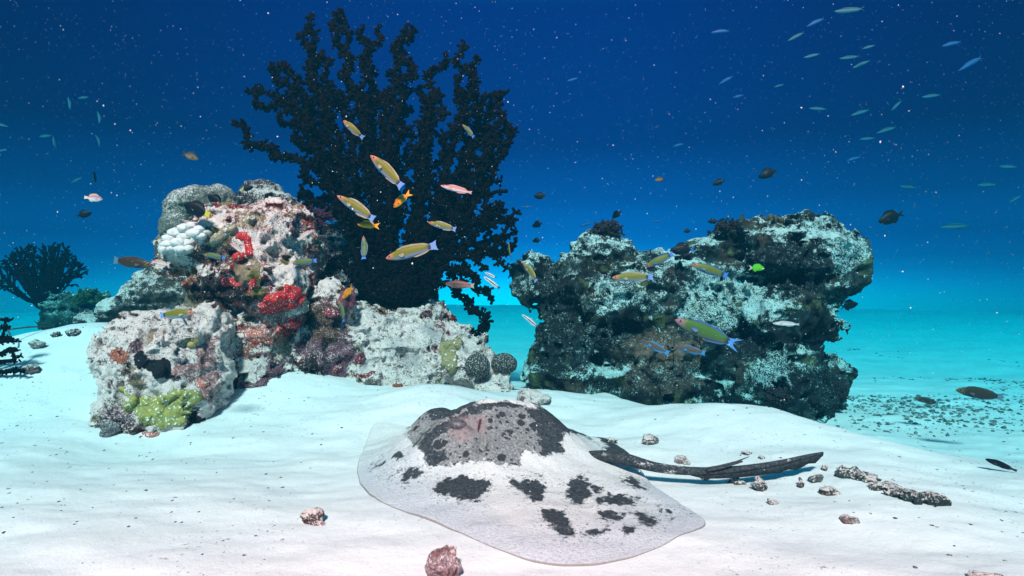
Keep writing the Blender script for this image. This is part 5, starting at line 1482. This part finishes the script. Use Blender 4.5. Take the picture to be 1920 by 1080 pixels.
scatter('rubble_field', 'dark broken coral rubble strewn over the sand at right', np.stack([X, Y, ground_fine(X, Y) - .001], -1),   .002, .015, [(0.13, 0.15, 0.14), (0.22, 0.23, 0.22), (0.32, 0.33, 0.31)], M_RUB, 3, .95)
X = rg.uniform(-2.5, 3.5, 3600); Y = rg.uniform(.9, 4.2, 3600)
k = fbm(np.stack([X, Y, 0 * X], -1), 1.5, 3, 6) + .35 * rg.rand(len(X)) > .10
X, Y = X[k], Y[k]
keep = ~((np.hypot((X + .02) / .72, (Y - 2.2) / .75) < 1))
X, Y = X[keep], Y[keep]
scatter('sand_debris', 'tiny dark and pale coral bits littering the sand', np.stack([X, Y, ground_fine(X, Y)], -1), .0010, .0060, [(0.10, 0.09, 0.09), (0.30, 0.26, 0.25), (0.45, 0.4, 0.38), (0.2, 0.15, 0.14)], M_RUB, 5, .45)

# plankton and silt drifting in the water
M_SNOW, _nt, _b = new_mat('silt'); _b.inputs['Base Color'].default_value = (0.50, 0.74, 0.80, 1); _b.inputs['Roughness'].default_value = 1.0
n = 34000
X = rg.uniform(-3.6, 4.4, n); Y = rg.uniform(.75, 5.2, n); Z = rg.uniform(.08, 2.6, n)
k = Z > ground(X, Y) + .05
pts = np.stack([X, Y, Z], -1)[k]
r = (.0004 + .0013 * rg.rand(len(pts)) ** 4.5)
O = np.array([(1, 0, 0), (-1, 0, 0), (0, 1, 0), (0, -1, 0), (0, 0, 1), (0, 0, -1)], float)
OF = np.array([(0, 2, 4), (2, 1, 4), (1, 3, 4), (3, 0, 4), (2, 0, 5), (1, 2, 5), (3, 1, 5), (0, 3, 5)])
VV = O[None] * r[:, None, None] * rg.uniform(.6, 1.5, (len(pts), 6, 1)) + pts[:, None]
FF = OF[None] + (np.arange(len(pts)) * 6)[:, None, None]
tag(link('silt_particles', mesh_np('silt_particles', VV.reshape(-1, 3), FF.reshape(-1, 3)), M_SNOW), 'white specks of plankton and silt drifting in the water', None, None, 'stuff')

# ------------------------------------------------------------------ the water itself
def build_haze():
    lo, hi = np.array([-24, -24, -1.9]), np.array([24, 24, 2.65])
    V = [(x, y, z) for x in (lo[0], hi[0]) for y in (lo[1], hi[1]) for z in (lo[2], hi[2])]
    F = [(0, 1, 3, 2), (4, 6, 7, 5), (0, 4, 5, 1), (2, 3, 7, 6), (0, 2, 6, 4), (1, 5, 7, 3)]
    m = bpy.data.materials.new('haze'); m.use_nodes = True
    nt = m.node_tree; nt.nodes.clear()
    out = nt.nodes.new('ShaderNodeOutputMaterial')
    pv = nt.nodes.new('ShaderNodeVolumePrincipled')
    D = 0.5
    sc = np.array([0.0003, 0.0082, 0.0138])          # scattering per metre
    ab = np.array([0.47, 0.050, 0.027])           # absorption per metre
    c = sc / D
    a = (1 - np.clip(ab / (D * (1 - c)), 0, 1)) ** 2
    pv.inputs['Color'].default_value = (*c, 1)
    pv.inputs['Absorption Color'].default_value = (*a, 1)
    pv.inputs['Density'].default_value = D
    pv.inputs['Anisotropy'].default_value = 0.0
    nt.links.new(pv.outputs[0], out.inputs['Volume'])
    o = link('haze', mesh_np('haze', V, F, smooth=False), m)
    tag(o, 'clear blue sea water that swallows red light', None, None, 'stuff')
build_haze()
